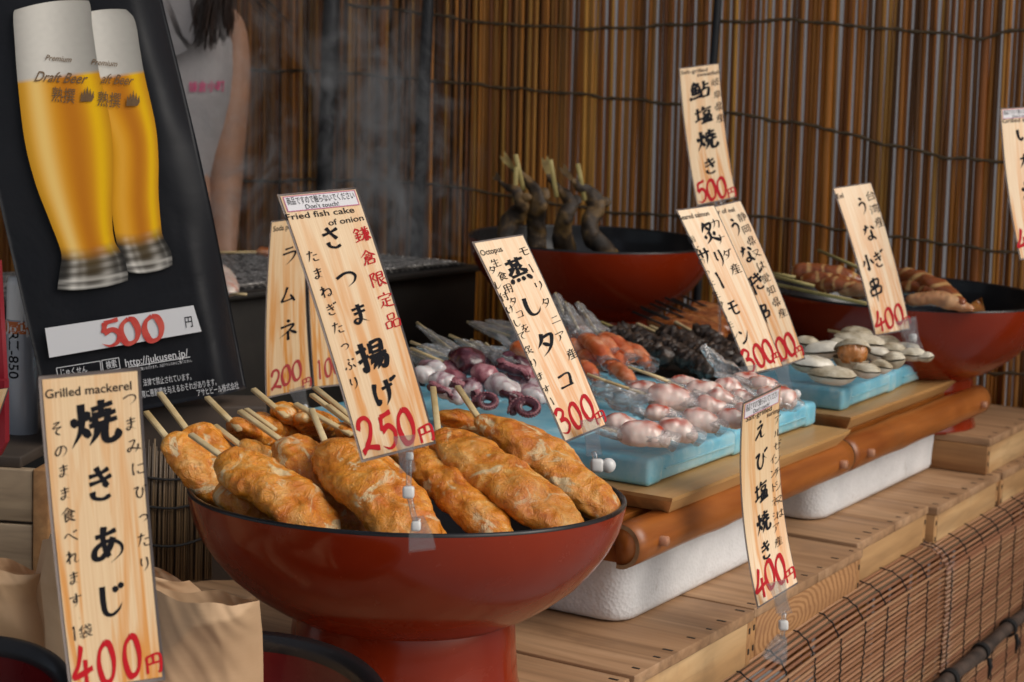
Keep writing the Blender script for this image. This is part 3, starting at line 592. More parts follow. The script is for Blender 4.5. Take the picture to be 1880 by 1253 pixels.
# ------------------------------------------------------------------ brush lettering
# every glyph: strokes "kind points"; kind n plain, t tapering, d dot, g growing, k hooked; y runs down, 0..100
G = {
'あ': 'n 24,30 48,27 74,20|n 46,8 42,35 46,64 54,80|t 66,36 54,62 34,80 19,76 22,58 42,45 66,44 84,58 82,77 56,95',
'き': 'n 22,30 50,26 74,16|n 22,50 52,45 80,35|n 42,8 52,32 68,62|t 70,60 54,56|n 28,70 32,86 54,93 74,86',
'じ': 't 30,10 29,50 33,80 50,89 70,78 80,62|d 60,16 70,30|d 76,10 86,22', 'し': 't 34,8 31,50 37,80 54,88 72,80 84,62',
'さ': 'n 18,34 52,27 82,16|n 40,6 52,32 70,58|n 30,66 35,84 56,93 76,86', 'つ': 't 8,42 45,26 76,28 90,46 78,70 46,88', 'っ': 't 22,52 48,40 70,44 76,60 62,76 44,84',
'ま': 'n 22,28 78,19|n 26,47 76,39|t 50,8 52,40 50,70 36,88 22,80 30,68 52,72 82,90',
'げ': 'n 20,12 14,45 18,85 28,70|n 42,36 82,28|t 62,8 65,45 60,72 46,95|d 80,6 87,18|d 91,2 97,12', 'け': 'n 20,12 14,50 20,86 28,74|n 42,36 82,30|t 64,8 67,50 50,95',
'え': 'd 44,4 58,15|n 28,38 66,30 44,62 16,90|t 42,64 54,60 58,82 68,91 90,84',
'び': 't 10,26 38,19 26,48 30,78 50,89 66,64 66,26 74,42 94,60|d 78,12 85,24|d 90,7 96,18', 'ぴ': 't 10,26 38,19 26,48 30,78 50,89 66,64 66,26 74,42 94,60|c 86,12 92,16 86,22 80,16 86,12',
'う': 'd 40,5 62,16|t 28,42 56,31 73,45 66,74 40,97', 'な': 'n 14,30 52,22|t 38,8 28,36 10,60|d 66,20 88,38|n 62,40 62,78 45,91 32,82 44,71 66,78 84,93',
'ぎ': 'n 18,30 46,26 66,18|n 20,50 50,45 74,36|n 38,8 48,32 64,62|n 26,70 30,86 50,93 70,86|d 76,6 84,18|d 90,2 96,12',
'小': 'k 50,6 51,88 38,78|t 30,36 24,54 10,68|d 70,36 90,64', 'り': 'n 28,12 25,48 32,60|t 64,8 70,46 62,74 38,97',
'た': 'n 12,27 58,21|t 38,6 28,50 12,92|n 56,46 86,42|n 52,68 58,87 90,87', 'ね': 'n 27,6 27,94|n 8,30 40,25 8,72|t 12,68 48,38 78,36 84,68 66,88 55,79 70,73 94,92',
'ぷ': 'd 44,8 58,18|n 52,30 42,46 60,64 52,84 34,85|d 20,64 12,82|d 74,56 90,78|c 84,10 91,15 84,22 77,15 84,10',
'そ': 'n 28,14 68,9 22,46 78,41 48,60 44,82 68,95', 'の': 't 56,20 42,66 22,79 13,56 38,23 74,24 88,52 70,82 44,94', 'べ': 'n 6,60 32,36 62,60 95,86|d 70,22 77,33|d 84,16 91,28',
'れ': 'n 27,6 27,94|n 8,30 39,25 6,78|t 8,74 54,33 70,38 63,76 76,89 96,73', 'す': 'n 8,30 92,25|t 56,5 58,50 44,65 35,52 48,41 61,56 52,80 32,97',
'に': 'n 20,12 15,50 20,90|n 48,30 86,26|n 46,66 54,83 90,81', 'み': 'n 18,20 56,15 34,62 18,85 7,74 24,61 94,76|t 77,42 74,66 56,94', 'は': 'n 18,12 13,50 18,90|n 42,32 92,26|n 66,8 67,72 52,87 39,78 52,67 94,90',
'て': 'n 10,25 86,15|t 86,15 44,46 45,76 74,93', 'を': 'n 18,22 76,16|n 48,5 34,38 14,60 44,46 55,62 52,78|n 86,42 40,70 44,91 80,93', 'い': 'n 16,20 22,64 37,82 44,66|d 72,28 88,62', 'か': 't 8,36 56,28 64,40 54,80 40,86|t 38,8 28,50 8,90|d 72,28 94,58', 'が': 't 8,36 54,30 60,42 52,80 40,86|t 34,10 26,50 8,90|d 66,34 86,60|d 76,8 83,20|d 90,3 96,14',
'タ': 't 44,6 34,34 12,58|t 42,22 80,19 70,54 50,78 20,96|d 36,44 62,62', 'ダ': 't 40,6 30,34 8,58|t 38,22 72,19 64,54 46,78 16,96|d 32,44 56,62|d 78,6 85,18|d 90,2 97,12', 'コ': 'n 20,24 80,20 74,82|n 14,82 86,80', 'ラ': 'n 28,14 74,11|t 16,38 84,35 74,66 34,96',
'ム': 'n 50,8 34,50 16,83|n 16,83 50,80 84,75|d 66,52 90,92', 'ネ': 'd 46,4 59,15|t 18,34 74,29 54,54 10,80|n 50,54 50,97|d 60,55 88,74', 'モ': 'n 22,22 78,16|n 12,51 90,43|n 46,20 44,76 58,89 86,82', 'ン': 'd 18,18 40,33|t 18,90 56,72 90,26',
'サ': 'n 8,37 92,29|n 32,10 34,58|t 66,6 69,50 44,95', 'ー': 'n 46,8 52,40 56,94', 'カ': 't 12,34 80,29 72,72 62,92 50,82|t 44,6 40,50 10,94', 'ナ': 'n 8,37 92,31|t 52,6 52,50 20,96', 'リ': 'n 26,12 26,56|t 70,8 73,50 38,96', 'ニ': 'n 24,28 76,23|n 8,78 92,73', 'ア': 't 10,20 84,15 56,44|t 46,38 44,66 18,94',
'ル': 't 28,18 28,60 6,88|t 58,10 58,86 94,56', 'ゼ': 'n 8,44 86,32 66,56|n 36,10 36,82 86,84|d 80,6 86,16|d 91,2 97,12', 'チ': 'n 68,8 26,20|n 6,47 94,39|t 50,17 50,60 22,96', 'イ': 't 78,6 50,40 12,64|n 52,40 52,96', 'ド': 'n 34,6 34,96|d 36,40 70,58|d 68,14 75,25|d 83,9 90,20', 'シ': 'd 18,12 38,24|d 10,40 32,52|t 18,90 60,72 94,30', 'レ': 't 28,8 28,88 88,48', '又': 't 14,20 78,15 56,56 12,94|g 22,34 54,66 95,92',
'焼': 'd 6,34 14,52|d 40,24 31,42|t 25,6 25,44 20,66 2,95|d 26,58 40,78|n 46,22 90,14|n 67,4 65,38|n 40,42 96,33|n 54,28 52,52|n 80,24 78,50|n 40,56 98,48|t 58,54 54,74 38,96|k 73,52 71,84 82,93 98,85 97,70',
'蒸': 'n 12,17 90,9|n 34,3 36,24|n 66,1 62,24|n 30,31 68,26 50,37 50,60 40,56|n 16,43 38,40 10,64|t 74,33 58,47|g 56,44 92,64|n 16,72 86,66|d 16,79 6,96|d 34,81 40,94|d 56,79 64,94|d 78,77 96,95',
'揚': 'n 4,29 38,23|k 24,4 25,89 11,80|n 4,62 40,47|n 52,10 50,43|n 52,11 86,7 83,41|n 52,26 83,23|n 51,41 83,39|n 40,54 98,47|t 56,55 40,78|k 50,66 92,59 84,92 70,84|t 66,64 44,94|t 79,63 58,96',
'塩': 'n 4,35 38,29|n 20,10 21,72|n 2,79 40,67|t 54,4 40,32|n 48,21 95,15|n 52,34 54,52|n 52,34 83,31 79,50|n 54,51 80,49|n 46,63 50,89|n 46,63 89,57 85,88|n 60,62 62,88|n 74,60 73,88|n 34,94 99,88',
'鮎': 't 28,2 8,32|n 24,15 46,12 34,28|n 13,31 16,66|n 13,31 48,27 45,64|n 30,30 30,64|n 16,47 45,44|n 16,65 46,61|d 8,74 2,90|d 20,76 23,88|d 32,74 37,86|d 43,70 53,84|n 73,4 73,47|n 73,26 97,21|n 56,49 60,86|n 56,49 95,43 90,84|n 60,84 90,80',
'炙': 't 40,4 12,44|t 34,18 74,13 58,40 22,60|d 38,26 54,37|d 16,60 24,74|d 80,52 68,68|t 48,48 46,76 10,98|g 49,72 94,96', '串': 'n 24,14 28,37|n 24,14 80,9 75,34|n 28,36 75,32|n 14,47 20,72|n 14,47 88,41 82,68|n 20,70 82,66|t 50,0 51,100',
'肝': 't 16,10 16,60 4,94|n 16,12 42,9 42,92 34,86|n 17,36 41,33|n 17,58 41,56|n 54,18 92,12|n 48,50 98,42|n 74,16 75,98',
'鎌': 't 24,2 2,32|d 24,4 46,26|n 12,33 38,28|n 6,50 44,43|n 25,30 25,87|d 10,58 17,71|d 41,54 34,69|n 2,92 48,80|d 61,2 69,14|t 86,0 76,15|n 51,21 99,15|n 58,36 93,32 91,59|n 46,49 100,43|n 58,61 92,57|n 68,18 67,96|n 80,17 80,96|t 64,64 44,92|d 84,64 100,86',
'倉': 't 50,0 30,24 2,46|g 50,6 70,26 99,43|n 36,32 62,29|n 30,44 72,40 70,59|n 30,44 28,70 12,98|n 31,52 69,50|n 31,61 69,59|n 40,70 38,96|n 40,70 82,66 79,94|n 39,93 79,90',
'限': 'n 10,8 10,98|t 10,12 38,7 22,40 38,56 24,72|n 50,10 86,5 84,42|n 50,26 84,23|n 50,43 84,39|n 50,10 50,94 70,80|t 94,50 72,63|g 60,46 74,72 100,95', '定': 'd 50,-2 54,12|t 14,18 9,36|n 14,20 90,15 80,32|n 26,43 76,38|n 52,42 52,86|n 53,61 82,57|t 34,54 28,76 4,99|g 28,76 56,90 100,93',
'品': 'n 30,8 32,40|n 30,8 72,3 69,37|n 32,38 69,36|n 8,54 10,96|n 8,54 44,50 41,92|n 10,93 41,91|n 56,52 58,96|n 56,52 96,47 93,92|n 58,93 93,91', '食': 't 50,0 28,24 0,44|g 50,4 72,24 100,40|d 48,20 55,32|n 30,38 30,94 50,82|n 30,40 72,36 70,62|n 31,51 70,48|n 31,64 70,61|t 86,64 60,77|g 44,66 66,84 98,97',
'産': 'n 50,-2 50,10|n 20,15 82,10|d 34,17 42,27|t 66,14 58,28|n 10,33 96,27|t 24,32 22,62 2,98|t 44,40 32,56|n 36,53 90,47|n 40,71 88,66|n 28,93 100,87|n 62,36 62,91', '県': 'n 32,6 32,52|n 32,6 72,3 70,49|n 33,20 70,18|n 33,34 70,32|n 33,50 70,47|n 15,34 15,67 94,61|n 52,62 52,100|d 34,72 20,92|d 68,70 84,90',
'生': 't 28,2 8,36|n 22,25 84,19|n 22,55 80,49|n 50,0 50,91|n 4,93 98,86', '用': 't 18,8 18,60 4,97|n 18,8 86,4 84,95 74,86|n 19,34 84,32|n 19,61 84,57|n 50,8 50,96', '付': 't 32,2 4,48|n 22,34 22,98|n 40,31 100,24|k 76,2 76,94 60,84|d 48,47 59,63',
'0': 'o 52,5 26,22 16,54 28,88 50,95 74,82 84,48 72,14 52,5', '1': 'n 44,14 54,5 52,96', '2': 'n 14,32 28,10 58,6 76,26 58,60 12,93|n 10,92 40,82 94,92', '3': 'n 16,20 46,5 74,20 54,42 34,46|t 34,46 72,50 84,74 52,96 12,86', '4': 'n 54,3 34,44 8,70 96,58|n 66,36 60,100', '5': 'n 34,10 26,46|t 26,48 60,38 84,58 72,86 42,96 12,84|n 32,11 86,4',
'円': 'n 14,12 14,95|k 14,13 86,9 87,90 72,92|n 50,12 50,48|n 15,50 86,46',
}
PROF = {'n': lambda s: .78 + .42 * abs(2 * s - 1) ** 2 - (.35 if s > .93 else 0) - (.25 if s < .04 else 0), 't': lambda s: (1.05 - .15 * s) * max(.06, 1 - s ** 3.2), 'd': lambda s: .45 + 1.0 * math.sin(math.pi * min(1, s * .8 + .08)),
        'g': lambda s: .55 + 1.0 * s if s < .82 else max(.05, (1 - s) * 7.6), 'k': lambda s: 1.05 if s < .86 else max(.1, 1.05 - (s - .86) * 6), 'c': lambda s: .55, 'o': lambda s: .72 + .5 * math.sin(math.pi * 2 * s - .6) ** 2}
_gc = {}
def glyph(ch, weight=8.2):
    """list of (quads in unit square centred, y up)"""
    key = (ch, weight)
    if key in _gc: return _gc[key]
    vs, fs = [], []
    if ch in G:
        for st in G[ch].split('|'):
            kind, *pts = st.split(); P = [tuple(map(float, p.split(','))) for p in pts]
            path = smoothpath([(x, y, 0) for x, y in P], max(7, 6 * (len(P) - 1) + 1)); n = len(path)
            w_ = weight * (1.0 if kind != 'd' else .8); n0 = len(vs)
            for i, p in enumerate(path):
                s = i / (n - 1); t = (path[min(n - 1, i + 1)] - path[max(0, i - 1)])
                t = t.normalized() if t.length > 1e-6 else V((1, 0, 0))
                r = w_ * .5 * PROF[kind](s) * (1.0 + .28 * abs(t.y) - .12 * abs(t.x)); nr = V((-t.y, t.x, 0)) * r
                for q in (p - nr, p + nr): vs.append(((q.x - 50) / 100, (50 - q.y) / 100, len(vs) * 1e-4))
            fs += [(n0 + 2 * i, n0 + 2 * i + 1, n0 + 2 * i + 3, n0 + 2 * i + 2) for i in range(n - 1)]
    else:
        vs, fs = fontmesh(ch); vs = [(x, y + .10 * x, 0) for x, y, _ in vs]
    _gc[key] = (vs, fs); return _gc[key]
def fontmesh(s, bold=0.0, shear=0.0):
    """text in the built-in face, centred, 1 em = 1"""
    cu = bpy.data.curves.new('lettering', 'FONT'); cu.body = s; cu.align_x = 'CENTER'; cu.offset = bold; cu.shear = shear; cu.resolution_u = 3
    o = bpy.data.objects.new('lettering', cu); col.objects.link(o); dg = bpy.context.evaluated_depsgraph_get(); dg.update()
    m = o.evaluated_get(dg).to_mesh(); vs = [tuple(v.co) for v in m.vertices]; fs = [tuple(p.vertices) for p in m.polygons]
    o.evaluated_get(dg).to_mesh_clear(); bpy.data.objects.remove(o); bpy.data.curves.remove(cu)
    if not vs: return [], []
    ys = [v[1] for v in vs]; c = .37; xs = [v[0] for v in vs]; cx = (min(xs) + max(xs)) / 2
    return [(x - cx, y - c, 0) for x, y, _ in vs], fs

class Sign:
    """a laminated price card: a slightly bent sheet through four corners"""
    def __init__(s, corners, Y, bow=(0, 0), zoom=(0, 0, 1)):
        ox, oy, k = zoom; s.tf = lambda x, y: (ox + x / k, oy + y / k); s.k = k
        px = [s.tf(*c) for c in corners]; s.px = px
        s.P = [PY(x, y, d) for (x, y), d in zip(px, Y)]
        yb = sum(Y) / 4; s.bow = CR * (bow[0] / k / F * yb) + _fw * bow[1]
        s.Wd = ((s.P[1] - s.P[0]).length + (s.P[2] - s.P[3]).length) / 2; s.Hd = ((s.P[3] - s.P[0]).length + (s.P[2] - s.P[1]).length) / 2
        s.wpx = math.hypot(px[2][0] - px[3][0], px[2][1] - px[3][1]) * .5 + math.hypot(px[1][0] - px[0][0], px[1][1] - px[0][1]) * .5
        s.hpx = math.hypot(px[3][0] - px[0][0], px[3][1] - px[0][1])
    def at(s, u, t, off=0.0):
        f = lambda u, t: (s.P[0] * (1 - u) + s.P[1] * u) * (1 - t) + (s.P[3] * (1 - u) + s.P[2] * u) * t + s.bow * (4 * t * (1 - t))
        p = f(u, t)
        if off:
            e = .01; n = (f(u + e, t) - f(u - e, t)).cross(f(u, t - e) - f(u, t + e)).normalized()
            if n.dot(CAM - p) < 0: n = -n
            p = p + n * off
        return p
    def inv(s, x, y):
        x, y = s.tf(x, y); u, t = .5, .5
        def pr(u, t): d = s.at(u, t) - CAM; w_ = d.dot(_fw); return 940 + F * d.dot(CR) / w_, 626.5 - F * d.dot(CU) / w_
        for _ in range(12):
            a, b = pr(u, t); e = .01; au, bu = pr(u + e, t); av, bv = pr(u, t + e)
            j = ((au - a) / e, (av - a) / e, (bu - b) / e, (bv - b) / e); det = j[0] * j[3] - j[1] * j[2]; dx, dy = x - a, y - b
            u += (j[3] * dx - j[1] * dy) / det; t += (-j[2] * dx + j[0] * dy) / det
        return u, t
    def build(s, label, mu=.028, mt=.009):
        c = (s.at(0, 1) + s.at(1, 1)) / 2
        s.root = root('price_sign', label, 'price sign', c, 0, 'laminated wooden-look price signs')
        mb = MB(); th = .0007
        mb.grid(lambda u, t: s.at(u, t, th * .5), 6, 28, uv=False); n = len(mb.v); mb.grid(lambda u, t: s.at(u, t, -th * .5), 6, 28, uv=False)
        nu = 7; ring = [i for i in range(7)] + [j * 7 + 6 for j in range(1, 29)] + [28 * 7 + i for i in range(5, -1, -1)] + [j * 7 for j in range(27, 0, -1)]
        for a, b in zip(ring, ring[1:] + ring[:1]): mb.f.append((a, b, b + n, a + n))
        obj('laminate', mb, M_['laminate'], s.root)
        mb = MB(); mb.grid(lambda u, t: s.at(mu + u * (1 - 2 * mu), mt + t * (1 - 2 * mt), .0009), 6, 28); obj('paper', mb, M_['paper'], s.root)
        s.mu, s.mt = mu, mt; s.ink = MB(); s.red = MB(); s.lift = .0012; return s
    def put(s, mb, vs, fs, u0, t0, wu, ht, lift=None, slant=0.0):
        L_ = s.lift if lift is None else lift
        out = []
        for x, y, z in vs:
            out.append(s.at(u0 + x * wu, t0 - (y + slant * x) * ht, L_ + z * .01))
        mb.add(out, fs)
    def g(s, ch, x, y, size, w=None, red=False, weight=8.2, slant=.10):
        weight *= (1.22 if size / s.k > 30 else .92) if not red else 1.0
        """glyph centred at zoomed pixel x, y; size = its height in zoomed pixels"""
        u, t = s.inv(x, y); hp = size / s.k / s.hpx; wp = (w or size) / s.k / s.wpx
        vs, fs = glyph(ch, weight); s.put(s.red if red else s.ink, vs, fs, u, t, wp, hp, None, slant)
    def gs(s, rows, size, weight=8.6, red=False):
        for ch, x, y in rows: s.g(ch, x, y, size, None, red, weight)
    def tx(s, text, x0, y0, x1, y1, hgt, mb=None, lift=None, bold=.010):
        """a printed line from (x0, y0) to (x1, y1), squeezed to fit"""
        u0, t0 = s.inv(x0, y0); u1, t1 = s.inv(x1, y1); vs, fs = fontmesh(text, bold)
        xs = [v[0] for v in vs]; wd = max(xs) - min(xs); hh = 1.08 * hgt / s.k / s.hpx / .72; out = []
        for x, y, z in vs:
            q = (x - min(xs)) / wd; out.append(s.at(u0 + (u1 - u0) * q, t0 + (t1 - t0) * q - y * hh, s.lift if lift is None else lift))
        (mb or s.ink).add(out, fs)
    def price(s, items, h, w, yen, weight=16.5):
        for ch, x, y in items: s.g(ch, x, y, h, w, True, weight, .06)
        if yen: s.g('円', yen[0], yen[1], yen[2], yen[2] * .95, True, 13, .1)
    def sticker(s, u0, t0, u1, t1, l1, l2):
        mb = MB(); mb.grid(lambda u, t: s.at(u0 + (u1 - u0) * u, t0 + (t1 - t0) * t, .0012), 5, 3); st = obj('notice_label', mb, M_['white_label'], s.root)
        mb = MB(); e = .012; ft = e * s.Wd / s.Hd
        for a, b, c_, d_ in ((u0, t0, u1, t0 + ft), (u0, t1 - ft, u1, t1), (u0, t0, u0 + e, t1), (u1 - e, t0, u1, t1)): mb.grid(lambda u, t: s.at(a + (c_ - a) * u, b + (d_ - b) * t, .00135), 3, 2)
        obj('border_line', mb, M_['pink_line'], st)
        mb = MB(); hh = (t1 - t0)
        for text, tc, hg, a, b in ((l1, .33, .40, u0 + .03, u1 - .03), (l2, .76, .30, u0 + .26 * (u1 - u0), u0 + .72 * (u1 - u0))):
            vs, fs = fontmesh(text); xs = [v[0] for v in vs]; w0, w1 = min(xs), max(xs)
            mb.add([s.at(a + (b - a) * (x - w0) / (w1 - w0), t0 + hh * tc - y * hh * hg / .74, .0015) for x, y, z in vs], fs)
        obj('lettering', mb, M_['ink'], st)
    def done(s, redmat='red_ink'):
        if s.ink.v: obj('lettering', s.ink, M_['ink'], s.root, smooth=False)
        if s.red.v: obj('price_lettering', s.red, M_[redmat], s.root, smooth=False)
NOTE = ('商品ですので触らないでください', "Don't touch!")

def clip(label, jaw, balls, base, Y, s=1.0, white=True):
    """clear sign clip: jaw, chain of white joints, lower jaw; points in photo pixels (x, y, dx, dy = axis) at distance Y"""
    k = Y / F * s; top = PY(*jaw[:2], Y); r = root('sign_clip', label, 'sign clip', PY(base[0], base[1], Y), 0, 'clear plastic sign clips')
    def wedge(name, p, ang, w0, w1, ln, th):
        d = CR * math.sin(ang) - CU * math.cos(ang); x = CR * math.cos(ang) + CU * math.sin(ang); n = -_fw
        for sg in (1, -1):
            mb = MB(); q = [(-w0, 0), (w0, 0), (w1, ln * .55), (w1 * 1.15, ln), (-w1 * 1.15, ln), (-w1, ln * .55)]
            vs = [p + x * (a * k) + d * (b * k) + n * (sg * (th + .2 * b) * k + e * k * 2.2) for e in (0, sg) for a, b in q]
            mb.add(vs, [tuple(range(6)), tuple(range(11, 5, -1))] + [(i, (i + 1) % 6, (i + 1) % 6 + 6, i + 6) for i in range(6)])
            obj(name, mb, M_['clip'], r, smooth=False)
    wedge('jaw', PY(jaw[0], jaw[1], Y - .004), jaw[2], 20, 13, 68, 3)
    if base[3]: wedge('base_jaw', PY(base[0], base[1], Y - .004), base[2], 10, 22, base[3], 3)
    pts = []
    for (x, y, rr, kind) in balls:
        p = PY(x, y, Y - .006); pts.append(p); mb = MB()
        if kind == 'cube': mb.box(p, (CR, CU, _fw), (rr * 2 * k, rr * 2.1 * k, rr * 2 * k), rr * .45 * k, 2); obj('joint', mb, M_['white_plastic'], r)
        else:
            pr = [(max(1e-5, rr * k * math.sin(math.pi * i / 12)), -rr * k * math.cos(math.pi * i / 12)) for i in range(13)]; mb.lathe(pr, p, 20); obj('joint', mb, M_['white_plastic'], r)
    chain = [PY(jaw[0] + math.sin(jaw[2]) * 60, jaw[1] + math.cos(jaw[2]) * 60, Y - .006)] + pts + ([PY(base[0], base[1] + 4, Y - .006)] if base[3] else [])
    for a, b in zip(chain, chain[1:]):
        if (b - a).length > .004: mb = MB(); mb.tube([a, b], 5.5 * k, 8); obj('link', mb, M_['clip'], r)

def pole(label, p0, p1, Y):
    a, b = PY(*p0, Y), PY(*p1, Y); r = root('sign_rod', label, 'sign rod', b, 0, 'clear rods under the price signs')
    obj('rod', MB().tube([a + _fw * .002, b], .0022, 10), M_['clip'], r); obj('holder', MB().box(a, (CR, CU, _fw), (.014, .012, .005), .001), M_['clip'], r); obj('foot', MB().tube([b, b - Zv * .004], .010, 16), M_['clip'], r)
def make_signs():
    # fish cake, 250
    s = Sign([(67, 66), (413, 34), (757, 1146), (434, 1228)], (1.335, 1.36, 1.285, 1.262), (12, 0), (480, 330, 2.363)).build('largest middle price sign reading 250 above the bowl of fried fish cakes')
    s.sticker(.05, .012, .955, .072, *NOTE)
    s.tx('Fried fish cake', 104, 166, 400, 132, 26); s.tx('of onion', 288, 190, 440, 166, 26)
    for a in (('さ', 303, 255, 110), ('つ', 368, 432, 100), ('ま', 425, 585, 105), ('揚', 478, 766, 140), ('げ', 535, 925, 125)): s.g(*a, weight=10.5)
    s.gs([('た', 220, 335), ('ま', 245, 410), ('ね', 280, 488), ('ぎ', 302, 565), ('た', 330, 645), ('っ', 360, 722), ('ぷ', 382, 805), ('り', 402, 885)], 58, 9.5)
    s.gs([('鎌', 433, 242), ('倉', 462, 340), ('限', 503, 435), ('定', 537, 525), ('品', 565, 615)], 70, red=True)
    s.price([('2', 458, 1110), ('5', 545, 1092), ('0', 625, 1072)], 165, 92, (712, 1103, 78)); s.done()
    clip('clear clip holding the 250 sign on the front rim of the big red bowl', (742, 800, .1), [(752, 838, 7, 'cube'), (750, 904, 11, 'cube'), (764, 966, 9, 'cube')], (768, 948, .12, 64), 1.262)
    # grilled mackerel, 400
    s = Sign([(143, 105), (526, 70), (621, 1245), (262, 1298)], (1.09, 1.115, 1.075, 1.05), (-9, 0), (0, 640, 2.044)).build('blurred price sign for grilled mackerel in front of the brown paper bags', .034, .012)
    s.tx('Grilled mackerel', 168, 172, 492, 138, 32)
    for a in (('焼', 352, 280, 180), ('き', 375, 505, 145), ('あ', 400, 735, 160), ('じ', 415, 945, 140)): s.g(*a, weight=10)
    s.gs([('つ', 485, 190), ('ま', 490, 283), ('み', 502, 365), ('に', 517, 450), ('ぴ', 525, 537), ('っ', 537, 630), ('た', 538, 718), ('り', 543, 808)], 58, 9)
    s.gs([('そ', 213, 302), ('の', 228, 385), ('ま', 238, 460), ('ま', 243, 545), ('食', 255, 625), ('べ', 265, 703), ('れ', 272, 783), ('ま', 277, 862), ('す', 283, 945), ('1', 277, 1072), ('袋', 320, 1062)], 55, 9)
    s.price([('4', 308, 1195), ('0', 398, 1178), ('0', 494, 1153)], 165, 85, (575, 1182, 75)); s.done()
    # octopus, 300
    s = Sign([(44, 69), (307, 28), (735, 1010), (520, 1098)], (1.66, 1.69, 1.63, 1.605), (9, 0), (850, 420, 2.786)).build('price sign reading octopus 300 in front of the purple octopus skewers')
    s.tx('Octopus', 86, 128, 196, 104, 30)
    for a in (('蒸', 276, 215, 142, 118), ('し', 348, 400, 125), ('タ', 425, 590, 130), ('コ', 520, 778, 100)): s.g(*a, weight=10.5)
    s.gs([('モ', 308, 118), ('ー', 345, 205), ('リ', 387, 295), ('タ', 422, 382), ('ニ', 470, 467), ('ア', 497, 552), ('産', 553, 645)], 58, 9)
    s.gs([('タ', 148, 215), ('レ', 178, 290), ('付', 208, 350), ('け', 240, 415), ('し', 272, 485), ('て', 300, 550), ('炙', 333, 622), ('り', 360, 690), ('ま', 393, 757), ('す', 425, 825), ('ー', 453, 885)], 48, 9)
    s.gs([('生', 165, 180), ('食', 197, 245), ('用', 228, 310), ('タ', 255, 375), ('コ', 288, 440), ('を', 316, 512)], 48, 9)
    s.price([('3', 508, 985), ('0', 572, 957), ('0', 632, 918)], 145, 76, (698, 968, 68)); s.done()
    clip('clear clip with white ball joints at the foot of the octopus sign', (1083, 770, .12), [(1096, 855, 12, 'cube'), (1117, 855, 14, 'ball')], (1100, 855, .1, 0), 1.61)
    # eel liver (behind) and seared salmon
    Zm = (1200, 80, 1.957)
    s = Sign([(185, 592), (311, 562), (545, 1134), (425, 1176)], (2.10, 2.12, 2.06, 2.045), (10, 0), Zm).build('price sign of the eel liver skewers, half behind the seared salmon sign')
    s.tx('Liver of eel', 196, 612, 288, 597, 16)
    for a in (('う', 292, 662, 72, 48), ('な', 335, 757, 72, 54), ('ぎ', 376, 852, 72, 54), ('肝', 342, 876, 78, 56), ('串', 395, 975, 75, 52)): s.g(*a, weight=10.5)
    s.gs([('静', 316, 625), ('岡', 332, 668), ('県', 350, 711), ('又', 368, 755), ('は', 384, 798), ('愛', 402, 845), ('知', 420, 888), ('県', 440, 930), ('産', 461, 970)], 34)
    s.price([('3', 425, 1115), ('0', 457, 1098), ('0', 488, 1082)], 90, 46, (520, 1108, 38)); s.done()
    clip('clear clip with a white ball under the eel liver sign', (1432, 662, .2), [(1462, 724, 11, 'ball')], (1462, 724, .1, 0), 2.03, .8)
    s = Sign([(78, 598), (216, 579), (466, 1163), (342, 1192)], (1.985, 2.01, 1.965, 1.945), (8, 0), Zm).build('price sign reading seared salmon 300 leaning above the shrimp')
    s.tx('Seared salmon', 90, 628, 196, 610, 18)
    for a in (('炙', 198, 680, 85, 62), ('サ', 182, 765, 66, 50), ('り', 236, 772, 72, 44), ('ー', 235, 852, 75, 50), ('モ', 284, 950, 65, 50), ('ン', 324, 1052, 65, 46)): s.g(*a, weight=10.5)
    s.gs([('カ', 221, 648), ('ナ', 240, 705), ('ダ', 263, 760), ('産', 292, 812)], 40, 9)
    s.gs([('脂', 134, 706), ('が', 152, 745), ('の', 170, 785), ('っ', 190, 822), ('た', 205, 860), ('生', 222, 905), ('サ', 240, 940), ('ー', 256, 978), ('モ', 273, 1012), ('ン', 291, 1050)], 28)
    s.price([('3', 338, 1140), ('0', 376, 1122), ('0', 408, 1106)], 92, 46, (440, 1130, 40)); s.done()
    clip('clear clip holding up the seared salmon sign', (1372, 672, .15), [(1404, 742, 9, 'cube')], (1404, 740, .1, 0), 1.935, .9)
    # sweetfish, 500
    s = Sign([(89, 89), (236, 70), (299, 555), (155, 585)], (2.56, 2.58, 2.52, 2.50), (-8, 0), Zm).build('upright price sign reading sweetfish 500 against the reed screen')
    s.tx('Salt-grilled', 97, 106, 192, 94, 13); s.tx('sweetfish', 155, 114, 236, 103, 13)
    for a in (('鮎', 164, 172, 72), ('塩', 178, 258, 66), ('焼', 190, 347, 76), ('き', 202, 440, 64)): s.g(*a, weight=10.5)
    s.gs([('岐', 221, 140), ('阜', 228, 184), ('県', 233, 228), ('産', 238, 270)], 32)
    s.price([('5', 170, 535), ('0', 206, 526), ('0', 243, 518)], 78, 44, (279, 537, 36)); s.done(); pole('clear rod carrying the sweetfish sign up from the liver tray', (1318, 378), (1322, 640), 2.50)
    # eel, 400
    s = Sign([(333, 66), (519, 38), (708, 745), (538, 778)], (2.36, 2.39, 2.335, 2.31), (14, 0), (1400, 320, 2.61)).build('price sign reading eel 400 in front of the bowl of striped squid')
    s.tx('Eel', 354, 108, 384, 102, 22)
    for a in (('う', 474, 155, 90, 62), ('な', 510, 280, 90, 70), ('ぎ', 553, 408, 85, 62), ('小', 502, 425, 88, 68), ('串', 540, 556, 118, 72)): s.g(*a, weight=9.5)
    s.gs([('台', 515, 105), ('湾', 535, 168), ('産', 557, 232)], 50)
    s.price([('4', 558, 705), ('0', 604, 690), ('0', 650, 672)], 105, 54, (690, 702, 38)); s.done()
    clip('clear clip at the lower right corner of the eel sign', (1663, 586, .25), [(1676, 620, 7, 'cube')], (1676, 622, .2, 0), 2.30, .95)
